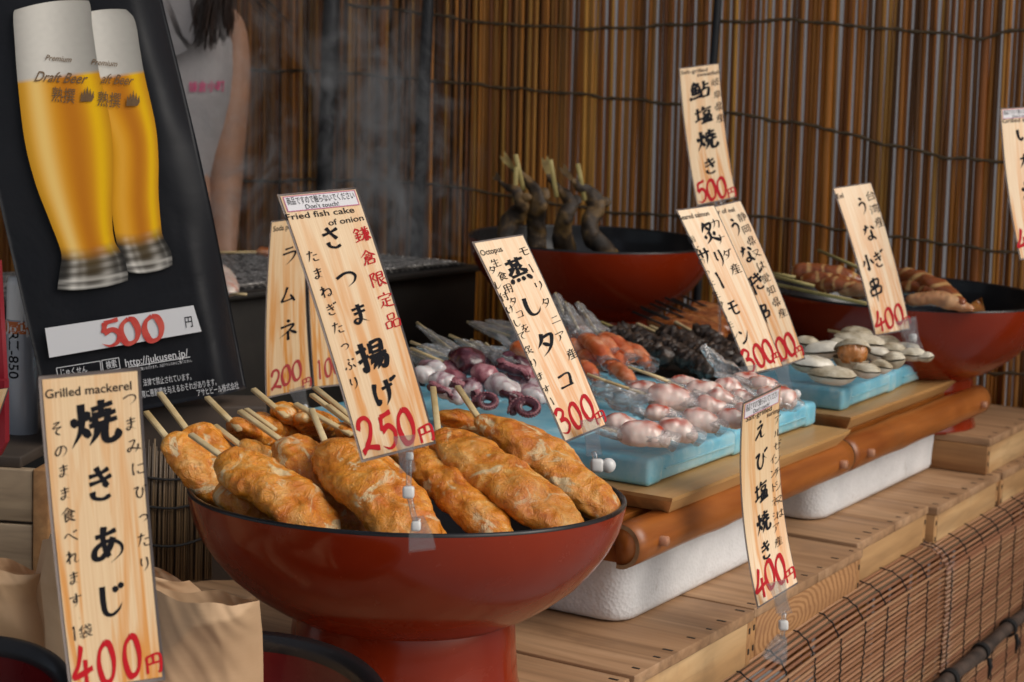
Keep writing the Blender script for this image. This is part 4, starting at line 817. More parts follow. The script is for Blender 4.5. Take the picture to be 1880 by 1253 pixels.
    # shrimp, 400
    s = Sign([(52, 112), (208, 38), (278, 850), (113, 953)], (1.755, 1.79, 1.735, 1.70), (-30, .01), (1340, 690, 2.226)).build('narrow curved price sign for salt-grilled shrimp hanging past the crate edge', .02, .008)
    s.sticker(.05, .010, .95, .085, *NOTE)
    s.tx('Salt-grilled', 62, 178, 168, 130, 22); s.tx('surimp', 148, 160, 202, 136, 20)
    for a in (('え', 120, 222, 85), ('び', 124, 345, 90), ('塩', 125, 475, 88), ('焼', 133, 600, 90), ('き', 144, 712, 80)): s.g(*a, 62, weight=10)
    s.gs([('ア', 192, 178), ('ル', 190, 234), ('ゼ', 190, 286), ('ン', 192, 340), ('チ', 190, 394), ('ン', 195, 450), ('又', 198, 508), ('は', 203, 563)], 38)
    s.gs([('イ', 172, 342), ('ン', 175, 397), ('ド', 178, 455), ('ネ', 180, 515), ('シ', 186, 570), ('ア', 187, 622), ('産', 195, 680)], 38)
    s.price([('4', 122, 850), ('0', 160, 812), ('0', 203, 790)], 118, 54, (244, 815, 50)); s.done()
    clip('clear clip with a white cube joint below the shrimp sign', (1425, 1068, .25), [(1438, 1148, 10, 'cube')], (1436, 1168, -.35, 56), 1.70, .9)
    # ramune soda pop, 200 and its neighbour
    Z5 = (480, 330, 2.363)
    s = Sign([(198, 160), (335, 146), (352, 892), (227, 906)], (2.06, 2.08, 2.06, 2.045), (-8, 0), Z5).build('price card beside the soda pop sign, mostly behind the tall 250 sign')
    s.price([('1', 250, 828), ('0', 288, 815), ('0', 325, 800)], 85, 42, None); s.done('dull_red')
    s = Sign([(41, 180), (192, 160), (222, 907), (18, 950)], (2.03, 2.05, 2.03, 2.01), (-12, 0), Z5).build('dim price sign reading soda pop 200 beside the black beer poster')
    s.tx('Soda pop', 50, 214, 140, 200, 22)
    for a in (('ラ', 118, 330, 85), ('ム', 112, 500, 80), ('ネ', 114, 652, 95)): s.g(*a, weight=9)
    s.price([('2', 62, 868), ('0', 106, 848), ('0', 152, 828)], 92, 48, (195, 880, 42)); s.done('dull_red')
    clip('clear clip under the soda pop sign behind the fish cakes', (545, 712, .3), [(560, 748, 7, 'ball')], (560, 750, .1, 0), 2.0, .8)
    # squid, right edge
    s = Sign([(216, 75), (512, 55), (655, 1140), (362, 1168)], (2.34, 2.37, 2.31, 2.29), (-24, 0), (1780, 180, 3.92)).build('price sign for grilled squid cut off by the right edge of the picture')
    s.sticker(.05, .012, .955, .075, *NOTE)
    s.tx('Grilled squid', 234, 168, 470, 150, 30)
    for a in (('い', 385, 262, 130), ('か', 412, 450, 120), ('焼', 440, 660, 140)): s.g(*a, weight=10)
    s.price([('4', 378, 1030), ('0', 470, 1010), ('0', 540, 995)], 180, 95, (615, 1030, 70)); s.done(); pole('clear rod under the squid sign at the right edge', (1925, 470), (1932, 585), 2.30)
make_signs()
# ------------------------------------------------------------------ fried fish cakes in the big bowl
def stick_mb(a, b, w_, th, up):
    mb = MB(); d_ = (b - a).normalized(); x = d_.cross(up).normalized(); y = x.cross(d_); c = (a + b) / 2
    return mb.box(c, (d_, x, y), ((b - a).length, w_, th), min(w_, th) * .18, 1)
def cake(sp, ep, hw, st, lay, label, seed, bend=0.0, k=.22):
    """sp, ep upper and lower end in photo pixels, hw half width in pixels, st outer stick end"""
    Yr = B1.y - .19; z0 = B1.z + .004 + lay
    a = PZ(*sp, z0, k, Yr); b = PZ(*ep, B1.z - .012 + lay * .5); up = (Zv - _fw * .35).normalized(); wd = hw / F * ((a.y + b.y) / 2)
    x = (b - a).cross(up).normalized(); mid = (a + b) / 2 + x * bend + up * .006
    r = root('fish_cake_skewer', label, 'fish cake', (a + b) / 2 - Zv * .02, 0, 'fried fish cakes on sticks in the red bowl')
    mb = MB(); ext = (b - a).normalized() * wd * .25
    capsule(mb, [a - ext * .6, mid, b + ext], wd * 1.10, wd * .60, up, 110, 72, 3.0, .0046, 34, seed, .0013, 100); obj('cake', mb, M_['cake'], r)
    if st:
        e = PZ(*st, z0 + .004, k, Yr); dirn = (a - e).normalized(); mb = stick_mb(e, a + dirn * .012, .0056, .0032, up); obj('stick', mb, M_['skewer'], r)
CK = [
 ((308, 806), (415, 925), 42, (268, 757), .000, 'leftmost fried fish cake with a thin stick, poking over the bowl rim'),
 ((345, 792), (445, 930), 44, (293, 722), -.002, 'fish cake with a long stick crossing the beer poster, second from the left'),
 ((412, 842), (605, 985), 53, (350, 798), .010, 'big fish cake at the front left with a short wide stick'),
 ((430, 780), (540, 860), 36, (380, 730), -.006, 'pale spotted fish cake behind the front left ones'),
 ((450, 825), (560, 900), 38, (394, 782), -.008, 'small fish cake end peeking between the left cakes'),
 ((514, 756), (620, 830), 36, (465, 715), -.006, 'fish cake standing highest at the back left of the bowl'),
 ((520, 812), (640, 960), 46, (440, 755), .004, 'fish cake with a rough pinkish bump left of the 250 sign'),
 ((600, 820), (775, 1000), 66, (572, 752), .014, 'widest fish cake directly under the 250 sign'),
 ((630, 790), (740, 870), 40, (542, 742), -.008, 'fish cake hidden behind the 250 sign, left one'),
 ((668, 785), (760, 860), 40, (578, 712), -.012, 'fish cake hidden behind the 250 sign, right one'),
 ((745, 825), (930, 1000), 42, None, .000, 'lower fish cake just right of the clip of the 250 sign'),
 ((805, 800), (1062, 985), 55, (795, 712), .012, 'largest fish cake at the front right of the bowl'),
 ((880, 770), (1125, 955), 46, (840, 710), .006, 'rightmost fish cake touching the far rim of the bowl'),
 ((820, 765), (930, 830), 36, None, -.008, 'small fish cake end behind the right hand cakes'),
 ((690, 900), (810, 1000), 42, None, -.004, 'fish cake end at the bowl rim behind the clip'),
 ((700, 820), (880, 900), 52, None, -.014, 'fish cake buried in the middle of the heap'),
 ((556, 768), (650, 830), 36, None, -.010, 'fish cake wedged in the middle of the back row'),
 ((470, 772), (560, 850), 38, None, -.012, 'fish cake filling the gap in the back left of the heap'),
 ((400, 900), (520, 975), 44, None, -.016, 'fish cake deep at the left rim of the bowl'),
 ((530, 880), (670, 985), 46, None, -.014, 'fish cake tucked low between the two front left cakes'),
]
for i, (a, b, h_, s_, l_, lab) in enumerate(CK): cake(a, b, h_, s_, l_, lab, i + 1, rnd.uniform(-.006, .006))
r = root('fish_cake_stick', 'bare stick ends showing behind the 250 sign', 'stick', PZ(600, 760, B1.z), 0); Yr = B1.y - .19
for s0, s1 in (((572, 725), (632, 770)), ((602, 745), (650, 782)), ((452, 752), (505, 790))): obj('stick', stick_mb(PZ(*s0, B1.z + .004, .22, Yr), PZ(*s1, B1.z + .0, .22, Yr), .0056, .0032, Zv), M_['skewer'], r)

# ------------------------------------------------------------------ helpers for the seafood
def film(parent, path, r0, r1, seed, n=26, m=22, crumple=.35):
    pts = smoothpath(path, n); vs = []
    for i, p in enumerate(pts):
        t = (pts[min(i + 1, n - 1)] - pts[max(0, i - 1)]).normalized(); x = t.cross(Zv).normalized(); y = x.cross(t); f = i / (n - 1); rr = r0 * (1 - f) + r1 * f
        for k in range(m):
            q = 2 * math.pi * k / m; e = 1 + crumple * noise.noise(V((math.cos(q) * 2.2, math.sin(q) * 2.2, f * 5 + seed))) + crumple * .5 * noise.noise(V((math.cos(q) * 5, math.sin(q) * 5, f * 9 + seed)))
            vs.append(p + (x * math.cos(q) + y * math.sin(q) * .6) * rr * e)
    mb = MB(); mb.add(vs, [(i * m + k, i * m + (k + 1) % m, (i + 1) * m + (k + 1) % m, (i + 1) * m + k) for i in range(n - 1) for k in range(m)]); obj('plastic_wrap', mb, M_['film'], parent)
def zp(tf, z0, k, Y0): return lambda x, y, dz=0.0: PZ(*tf(x, y), z0 + dz, k, Y0)
tf8 = lambda x, y: (1000 + x / 3.298, 540 + y / 3.298); tf7 = lambda x, y: (740 + x / 3.298, 540 + y / 3.298); tf2 = lambda x, y: (1380 + x / 3.76, 440 + y / 3.76)

# ------------------------------------------------------------------ shrimp in wrap
q = zp(tf8, .9975, .30, 1.68)
SH = [(600, 862, 150, 82, 8, 0, 'peeled shrimp in film, front left one above the white joint'), (805, 835, 112, 74, 14, 0, 'second shrimp in the front row, glossy film over it'), (945, 775, 105, 70, 18, 0, 'third shrimp in the front row with an orange streak'),
      (1130, 760, 80, 62, 10, -.004, 'shrimp beside the shrimp sign, low in the pile'), (770, 640, 140, 82, 10, .006, 'shrimp lying on top at the left of the pile'), (975, 600, 125, 66, 14, .006, 'shrimp lying on top in the middle of the pile'),
      (610, 600, 95, 60, 12, .002, 'pink shrimp at the back left of the pile'), (850, 540, 90, 40, 8, -.002, 'reddish shrimp at the back of the pile'), (1120, 575, 90, 52, 16, .002, 'shrimp at the back right under the salmon sign'),
      (1200, 640, 80, 50, 14, .0, 'shrimp right of the middle half covered by a neighbour'), (1245, 530, 110, 46, 14, .0, 'long shrimp below the seared salmon price'), (470, 800, 100, 62, 12, .0, 'pale shrimp behind the octopus price sign corner'), (1450, 640, 60, 66, 30, .004, 'shrimp at the right end behind the shrimp sign'),
      (1010, 690, 105, 62, 12, .002, 'shrimp filling the middle between the front and top rows'), (700, 735, 95, 52, 12, .0, 'pinkish shrimp squeezed under the top left one'), (1070, 640, 90, 58, 16, .008, 'shrimp stacked highest in the middle right of the pile'), (1330, 560, 95, 56, 18, .002, 'shrimp behind the clip of the salmon sign'), (1370, 640, 80, 58, 22, .004, 'shrimp partly behind the top of the shrimp sign'), (1240, 720, 80, 58, 16, .0, 'shrimp low down just left of the shrimp sign edge')]
for i, (x, y, hw, hh, an, dz, lab) in enumerate(SH):
    c = q(x, y, dz); Y = c.y; ws = hw * 1.16 / 3.298 / F * Y; hs = hh * 1.28 / 3.298 / F * Y; a = R(an)
    ax = (CR * math.cos(a) - CU * math.sin(a)); ax = (ax - Zv * ax.z * .4).normalized(); up = (Zv - _fw * .3).normalized(); sd = ax.cross(up).normalized()
    r = root('shrimp', lab, 'shrimp', c - Zv * hs * .8, 0, 'wrapped shrimp on the front ice packs')
    path = [c - ax * ws * .95 - up * hs * .25, c - ax * ws * .4 + up * hs * .12, c + ax * ws * .3 + up * hs * .12, c + ax * ws * .95 - up * hs * .3]
    mb = MB(); capsule(mb, path, hs * .92, hs * .8, up, 40, 28, 2.4, .0024, 60, i, .0005, 160, .15)
    cc = sum(mb.v, V()) / len(mb.v)
    for v_ in range(len(mb.v)):
        f = (v_ // 28) / 39; k = v_ % 28; p_ = mb.v[v_]; ctr_ = smoothpath(path, 40)[v_ // 28] if k == 0 else ctr_
        mb.v[v_] = ctr_ + (p_ - ctr_) * (1 + .015 * math.sin(f * 30 + i)); q_ = 2 * math.pi * k / 28
        st = max(0, math.sin(q_ - .25)) ** 3 * max(0, math.sin(math.pi * min(1, f * 1.05))) * (.45 + 1.1 * noise.noise(V((f * 6, k * .3, i)))); st = min(1, max(0, st * 2.1)); mb.c.append(tuple(hexc('ead2c6')[z] * (1 - st) + hexc('b8482c')[z] * st for z in range(3)))
    obj('body', mb, M_['shrimp_streak'], r)
    film(r, [c - ax * ws * 1.7 + up * hs * .2, c - ax * ws * 1.0, c, c + ax * ws * .8, c + ax * ws * 1.12 - up * hs * .2], hs * .5, hs * 1.02, i * 3.1, 24, 22, .22)
    if i in (0, 4, 5, 6, 7): obj('stick', MB().tube([c - ax * ws * .9 + up * hs * .1, c - ax * (ws * .9 + .045) + up * .012], .0016, 8), M_['skewer'], r)
film(root('film_tail', 'loose crumpled cling film between the octopus sign and the shrimp', 'cling film', q(400, 640), 0), [q(330, 560, .004), q(420, 620, .004), q(520, 660, .004), q(640, 700, .004)], .012, .016, 7, 30, 26, .6)
film(root('film_tail', 'stiff tuft of film standing up in front of the black skewers', 'cling film', q(1060, 470), 0), [q(960, 310, .02), q(1000, 370, .01), q(1070, 430), q(1130, 480)], .006, .014, 19, 30, 26, .7)

# ------------------------------------------------------------------ octopus
q = zp(tf7, .990, .22, 1.80)
def octo(label, stick, parts, wrap=None, seed=0):
    first = parts[0]; c = q(first[0], first[1]); r = root('octopus_skewer', label, 'octopus skewer', c - Zv * .012, 0, 'octopus skewers on the ice packs')
    for i, (x0, y0, x1, y1, w_, kind, dz) in enumerate(parts):
        a, b = q(x0, y0, dz), q(x1, y1, dz); wd = w_ * (1.6 if kind != 'ring' else 1.2) / 3.298 / F * a.y; mb = MB()
        if kind == 'ring':                               # curled tentacle with suckers
            cc = a; rad = (x1 - x0) / 3.298 / F * a.y; P = []
            upv = (Zv * .6 - _fw).normalized(); xa = CR; ya = upv.cross(xa).normalized()
            for k in range(34): th = R(200 - 14 * k); rr = rad * (1.25 - .022 * k); P.append(cc + xa * math.cos(th) * rr + ya * math.sin(th) * rr * .82 + upv * .0003 * k)
            P = [q(x0 - 110, y0 - 120, dz + .006)] + P
            capsule(mb, P, wd, wd * .85, upv, 70, 18, 6, .0012, 120, seed, 0, 100, .55); o = obj('tentacle', mb, M_['octo_dark'], r)
            sm = MB(); n_ = 0
            for k in range(2, 32, 1):
                p = P[k]; t_ = (P[k + 1] - P[k - 1]).normalized(); outw = (p - cc).normalized(); rr = wd * (1 - .5 * k / 34) * .33
                for sd in (-.35, .55): sm.lathe([(rr, 0), (rr * .9, rr * .5), (rr * .45, rr * .35), (.0001, rr * .1)], p + (outw * .75 + upv * sd).normalized() * wd * (1 - .5 * k / 34) * .86, 8, (outw * .8 + upv * sd).to_track_quat('Z', 'Y').to_matrix())
            obj('suckers', sm, M_['octo_pink'], o)
        elif kind == 'strip':                            # a length of tentacle lying on its side, suckers up
            sdv_ = (b - a).cross(Zv).normalized(); P = smoothpath([a, a.lerp(b, .35) + sdv_ * wd * .9 + Zv * .004, a.lerp(b, .7) - sdv_ * wd * .4 + Zv * .002, b], 40)
            capsule(mb, P, wd, wd * .8, Zv, 60, 18, 5, .0014, 110, seed + i, 0, 100, .5); o = obj('tentacle', mb, M_['octo_dark'], r); sm = MB()
            for k in range(2, 37):
                p = P[k]; t_ = (P[k + 1] - P[k - 1]).normalized(); sd_ = t_.cross(Zv).normalized(); rr = wd * (1 - .5 * k / 40) * .32; off = sd_ * (.45 if k % 2 else -.1) + Zv * .85 - _fw * .3
                sm.lathe([(rr, 0), (rr * .9, rr * .5), (rr * .45, rr * .35), (.0001, rr * .1)], p + off.normalized() * wd * (1 - .5 * k / 40) * .82, 8, off.to_track_quat('Z', 'Y').to_matrix())
            obj('suckers', sm, M_['octo_pink'], o)
        else:
            capsule(mb, [a, (a + b) / 2 + Zv * .004, b], wd, wd * .72, Zv, 34, 26, 3.0, .0042, 52, seed + i, .0008, 170); obj('meat', mb, M_[kind], r)
    if stick:
        a, b = q(*stick[:2], .012), q(*stick[2:], .006); obj('stick', MB().tube([a, b + (b - a).normalized() * .02], .0019, 8), M_['skewer'], r)
        if wrap is not None: film(r, [a + (b - a) * wrap - Zv * .002, a.lerp(b, .6), b, b + (b - a).normalized() * .03], .0035, .017, seed * 2.3, 30, 24, .45)
octo('skewer of a dark purple octopus chunk with a long stick pointing up left', (85, 175, 320, 360), [(325, 375, 450, 455, 58, 'octo_dark', .010), (425, 480, 560, 525, 50, 'octo_pink', .010)], .05, 1)
octo('white octopus pieces half hidden behind the 250 sign, upper one', (45, 290, 200, 350), [(100, 440, 260, 485, 38, 'octo_white', 0), (250, 440, 370, 500, 40, 'octo_pink', 0)], .3, 2)
octo('white octopus pieces half hidden behind the 250 sign, lower one', (45, 330, 190, 390), [(80, 490, 175, 525, 40, 'octo_white', 0), (155, 545, 320, 555, 50, 'octo_white', .003)], None, 3)
octo('octopus skewer with a large curled tentacle at the front', None, [(520, 540, 700, 610, 50, 'octo_white', .006), (745, 705, 812, 705, 30, 'ring', .004)], None, 4)
octo('octopus skewer with a small curl beside the fish cake sticks', None, [(340, 580, 480, 610, 48, 'octo_white', 0), (505, 668, 560, 668, 27, 'ring', 0)], None, 5)
octo('octopus skewer with a purple strip running behind the octopus sign', (410, 280, 570, 385), [(575, 390, 760, 455, 34, 'octo_dark', .004), (640, 470, 800, 540, 42, 'octo_pink', -.002), (720, 540, 860, 610, 40, 'octo_white', -.004)], .3, 6)
octo('octopus skewer in the middle under clear film', (280, 250, 480, 340), [(440, 430, 580, 470, 34, 'octo_dark', -.006), (560, 480, 700, 520, 40, 'octo_white', -.006)], .2, 7)
octo('octopus skewer lying low with suckered arm between the white pieces', None, [(300, 540, 470, 640, 32, 'strip', .002), (240, 500, 380, 560, 40, 'octo_pink', -.002)], None, 8)
octo('octopus skewer at the back with suckered arm near the film wrapped sticks', (500, 300, 600, 400), [(590, 430, 760, 520, 30, 'strip', .008), (470, 400, 600, 450, 36, 'octo_white', -.004)], .2, 9)
octo('octopus skewer at the right edge of the tray under the octopus sign', None, [(700, 590, 850, 660, 46, 'octo_white', .0), (620, 600, 720, 660, 30, 'strip', .002)], None, 10)
octo('octopus arm tip lying beside the sticks of the rightmost fish cakes', None, [(230, 600, 360, 660, 36, 'octo_white', -.002), (180, 560, 300, 640, 26, 'strip', .002)], None, 11)
q2 = zp(tf7, .990, .1, 1.9)
for i, (s0, lab) in enumerate((((390, 170, 660, 260), 'long pale stick wrapped in film at the back of the octopus tray, left one'), ((500, 165, 680, 220), 'long pale stick wrapped in film at the back of the octopus tray, right one'), ((-60, 320, 150, 400), 'pale stick behind the 250 sign pointing at the octopus'))):
    a, b = q2(*s0[:2]), q2(*s0[2:]); r = root('wrapped_skewer', lab, 'skewer', b - Zv * .01, 0, 'film wrapped sticks behind the octopus')
    obj('stick', MB().tube([a, b + (b - a) * .2], .0019, 8), M_['skewer'], r); mb = MB(); capsule(mb, [b, b + (b - a).normalized() * .05 - Zv * .003], .012, .008, Zv, 20, 16, 3, .002, 70, i); obj('meat', mb, M_['octo_white'], r)
    film(r, [a.lerp(b, .1), a.lerp(b, .5), b, b + (b - a).normalized() * .05], .006, .022, i * 5.2 + 1, 30, 24, .5)

# ------------------------------------------------------------------ salmon
q = zp(tf8, .992, .25, 1.98)
SA_ = [(225, 260, 390, 420, 50, .010, 'salmon finger in front, running down right from the octopus sign'), (395, 440, 545, 560, 44, .006, 'salmon finger lowest in the pile, touching the shrimp'), (330, 255, 540, 410, 50, .004, 'thick salmon finger in the middle of the pile'),
       (440, 320, 640, 410, 40, -.002, 'rightmost salmon finger next to the black skewers'), (210, 370, 330, 430, 42, -.002, 'salmon finger tucked under the others at left'), (190, 440, 320, 520, 46, .0, 'salmon finger at lower left beside the octopus sign'), (400, 390, 500, 450, 40, -.002, 'short salmon finger wedged between two longer ones'), (150, 200, 230, 290, 40, .0, 'small salmon end under the crumpled film'), (-190, 330, -60, 400, 52, .0, 'salmon showing left of the octopus sign'), (285, 330, 430, 470, 42, .006, 'salmon finger squeezed between the two front ones'), (480, 350, 630, 440, 38, .0, 'salmon finger under the rightmost one'), (120, 300, 230, 370, 42, -.002, 'salmon end hugging the edge of the octopus sign'), (300, 290, 440, 360, 40, .012, 'salmon finger on top of the heap')]
for i, (x0, y0, x1, y1, w_, dz, lab) in enumerate(SA_):
    a, b = q(x0, y0, dz), q(x1, y1, dz); wd = w_ * 1.28 / 3.298 / F * a.y; r = root('salmon_skewer', lab, 'salmon', (a + b) / 2 - Zv * .012, 0, 'salmon skewers on the ice packs')
    mb = MB(); capsule(mb, [a, (a + b) / 2 + Zv * .005, b], wd, wd * .8, Zv, 30, 22, 2.8, .0016, 60, i + 20, .0004, 150, .12); obj('meat', mb, M_['salmon'], r)
    d_ = (b - a).normalized(); film(r, [a - d_ * .03 + Zv * .006, a, (a + b) / 2 + Zv * .004, b, b + d_ * .006], wd * .4, wd * 1.06, i * 1.7, 26, 22, .18)
    if i in (0, 2, 7):
        e = a - d_ * .06 + Zv * .022; obj('stick', MB().tube([e, a], .0019, 8), M_['skewer'], r); film(r, [e.lerp(a, .05), e.lerp(a, .4), e.lerp(a, .75), a], .005, .016, i + .5, 30, 24, .5)

# ------------------------------------------------------------------ liver and eel skewers
q = zp(tf8, .995, .12, 2.2)
LV = [((250, 185), (400, 248), (760, 405), 'black liver skewer nearest to the salmon'), ((340, 170), (480, 228), (860, 415), 'second black liver skewer with a long pale stick'), ((560, 235), (700, 312), (990, 475), 'black liver skewer with a flat stick, lowest in the tray'),
      ((560, 180), (720, 248), (1090, 455), 'black liver skewer behind the tuft of film'), ((640, 195), (795, 264), (1180, 455), 'black liver skewer ending under the salmon sign'), ((790, 170), (930, 242), (1200, 420), 'rearmost black liver skewer beside the brown eel')]
for i, (s0, s1, e, lab) in enumerate(LV):
    a, b, c = q(*s0, .006), q(*s1, .004), q(*e, 0); r = root('liver_skewer', lab, 'liver skewer', c, 0, 'black grilled liver skewers')
    obj('stick', stick_mb(a, b + (c - b) * .15, .0052, .003, Zv), M_['skewer_green' if i in (1, 2) else 'skewer'], r)
    m = 7
    for j in range(m):
        p = b.lerp(c, (j + .5) / m) + V((rnd.uniform(-.002, .002), rnd.uniform(-.002, .002), 0)); hv = (c - b).length / m; d_ = (c - b).normalized(); s_ = d_.cross(Zv)
        ang = rnd.uniform(-.6, .6); d2 = d_ * math.cos(ang) + s_ * math.sin(ang)
        mb = MB() if j == 0 else mb; capsule(mb, [p - d2 * hv * .75, p + Zv * .003, p + d2 * hv * .75], .0125, .011, Zv, 22, 20, 2.3, .0062, 150, i * 9 + j, .0026, 300)
    obj('liver', mb, M_['liver'], r)
q = zp(tf8, 1.000, .14, 2.35)
for i, (s0, s1, p0, p1, lab) in enumerate((((560, 98), (860, 225), (640, 160), (1000, 275), 'brown eel fillet on steel skewers, front one'), ((610, 68), (930, 200), (760, 130), (1080, 260), 'brown eel fillet on steel skewers, second one'), ((700, 32), (1010, 165), (860, 105), (1110, 225), 'brown eel fillet on steel skewers, third one'), ((800, 18), (1060, 135), (920, 75), (1130, 180), 'brown eel fillet on steel skewers, rear one'))):
    a, b = q(*p0), q(*p1); r = root('eel_skewer', lab, 'eel skewer', (a + b) / 2, 0, 'brown eel fillets on steel skewers')
    mb = MB(); capsule(mb, [a, (a + b) / 2 + Zv * .002, b], .025, .012, Zv, 30, 22, 4, .0022, 60, i + 40, .0007, 180); obj('fillet', mb, M_['eel'], r)
    for dx in (-18, 18): e0, e1 = q(s0[0] + dx * 1.6, s0[1] - dx * .5, .022), q(s1[0] + dx * 1.6, s1[1] - dx * .5, .006); obj('steel_skewer', MB().tube([e0, e1], .0016, 7), M_['steel_skewer'], r)

# ------------------------------------------------------------------ clams
q = lambda x, y, dz=0: PZ(x, y, .994 + dz, .32, 2.13)
CL = [(1528, 688, 46, 17, 2, 'front clam with a long white lower shell'), (1490, 668, 42, 17, 6, 'grey clam behind the front one at the left'), (1590, 680, 27, 14, 4, 'clam right of the front one with a white belly'), (1618, 672, 22, 13, 14, 'small clam at the ice pack seam'), (1563, 657, 35, 22, 4, 'open clam showing orange flesh'),
      (1512, 642, 40, 17, -8, 'pale clam leaning in the left of the pile'), (1482, 630, 26, 14, 10, 'clam at the left end of the pile under the liver sign'), (1580, 624, 50, 14, 10, 'long grey clam near the top of the pile'), (1573, 612, 32, 14, 4, 'topmost clam left of the eel sign'), (1612, 650, 27, 15, 14, 'clam under the long grey one'), (1640, 660, 22, 17, -6, 'rough edged clam in the middle right'),
      (1640, 641, 25, 13, 4, 'whitish clam below the eel sign'), (1674, 650, 26, 13, -2, 'white clam near the right end of the pile'), (1665, 637, 24, 9, 6, 'flat clam on the right under the clip'), (1698, 655, 17, 9, -6, 'last small clam at the right end'), (1628, 627, 26, 12, 6, 'brown rimmed clam directly under the eel sign'), (1545, 632, 30, 14, -4, 'clam hidden in the middle of the pile')]
for i, (x, y, hw, hh, an, lab) in enumerate(CL):
    dz = .004 if i in (8, 7, 4) else 0; c = q(x, y, dz); k = c.y / F; a = R(an); ax = CR * math.cos(a) - CU * math.sin(a); ax = (ax - Zv * .25 * ax.z).normalized(); up = (Zv - _fw * .12 + CR * rnd.uniform(-.15, .15)).normalized(); sd = ax.cross(up).normalized(); up = sd.cross(ax)
    r = root('clam', lab, 'clam', c - up * hh * k, 0, 'clams piled on the far ice packs'); w_, dpt, h_ = hw * k, hw * k * .66, hh * k * 1.45
    def half(sgn, gap, tw, hf):
        mb = MB(); n, m = 12, 32; vs = []; 
        for j in range(n + 1):
            f = j / n; zz = (1 - f ** 2.6) ** .75 if f < 1 else 0
            for t_ in range(m):
                th = 2 * math.pi * t_ / m; rx = (abs(math.cos(th)) ** 1.15) * math.copysign(1, math.cos(th)); ry = math.sin(th) * (1 + .15 * math.cos(th))
                rip = 1 + .012 * math.sin(f * 40 + i) + .035 * noise.noise(V((math.cos(th) * 2, math.sin(th) * 2, i + sgn))) * f
                vs.append(c + ax * (rx * w_ * f * rip) + sd * (ry * dpt * f * rip) + up * (sgn * (gap + zz * h_ * hf) + tw * ry * h_ * f))
        mb.add(vs, [(j * m + t_, j * m + (t_ + 1) % m, (j + 1) * m + (t_ + 1) % m, (j + 1) * m + t_) for j in range(n) for t_ in range(m)]); mb.wob(.0012, 90, i); return mb
    op = .45 if i == 4 else .015
    obj('upper_shell', half(1, h_ * op, .10 if i != 4 else .55, .62), M_['shell_grey' if i % 4 != 1 else 'shell_white'], r); obj('lower_shell', half(-1, h_ * .0, -.05, .75), M_['shell_white' if i in (0, 2, 3, 5, 9, 11, 12) else 'shell_grey'], r)
    if i == 4:
        mb = MB(); capsule(mb, [c - ax * w_ * .8 + sd * dpt * .3 + up * h_ * .25, c + sd * dpt * .4 + up * h_ * .35, c + ax * w_ * .8 + sd * dpt * .3 + up * h_ * .25], dpt * .66, h_ * .7, up, 30, 24, 2.5, .003, 90, 3, .0012, 200); obj('flesh', mb, M_['clam_flesh'], r)
obj('skewer', MB().tube([q(1520, 607, .004), q(1600, 622, .006)], .0019, 8), M_['skewer'], label='bare stick lying on top of the clams', cat='skewer')

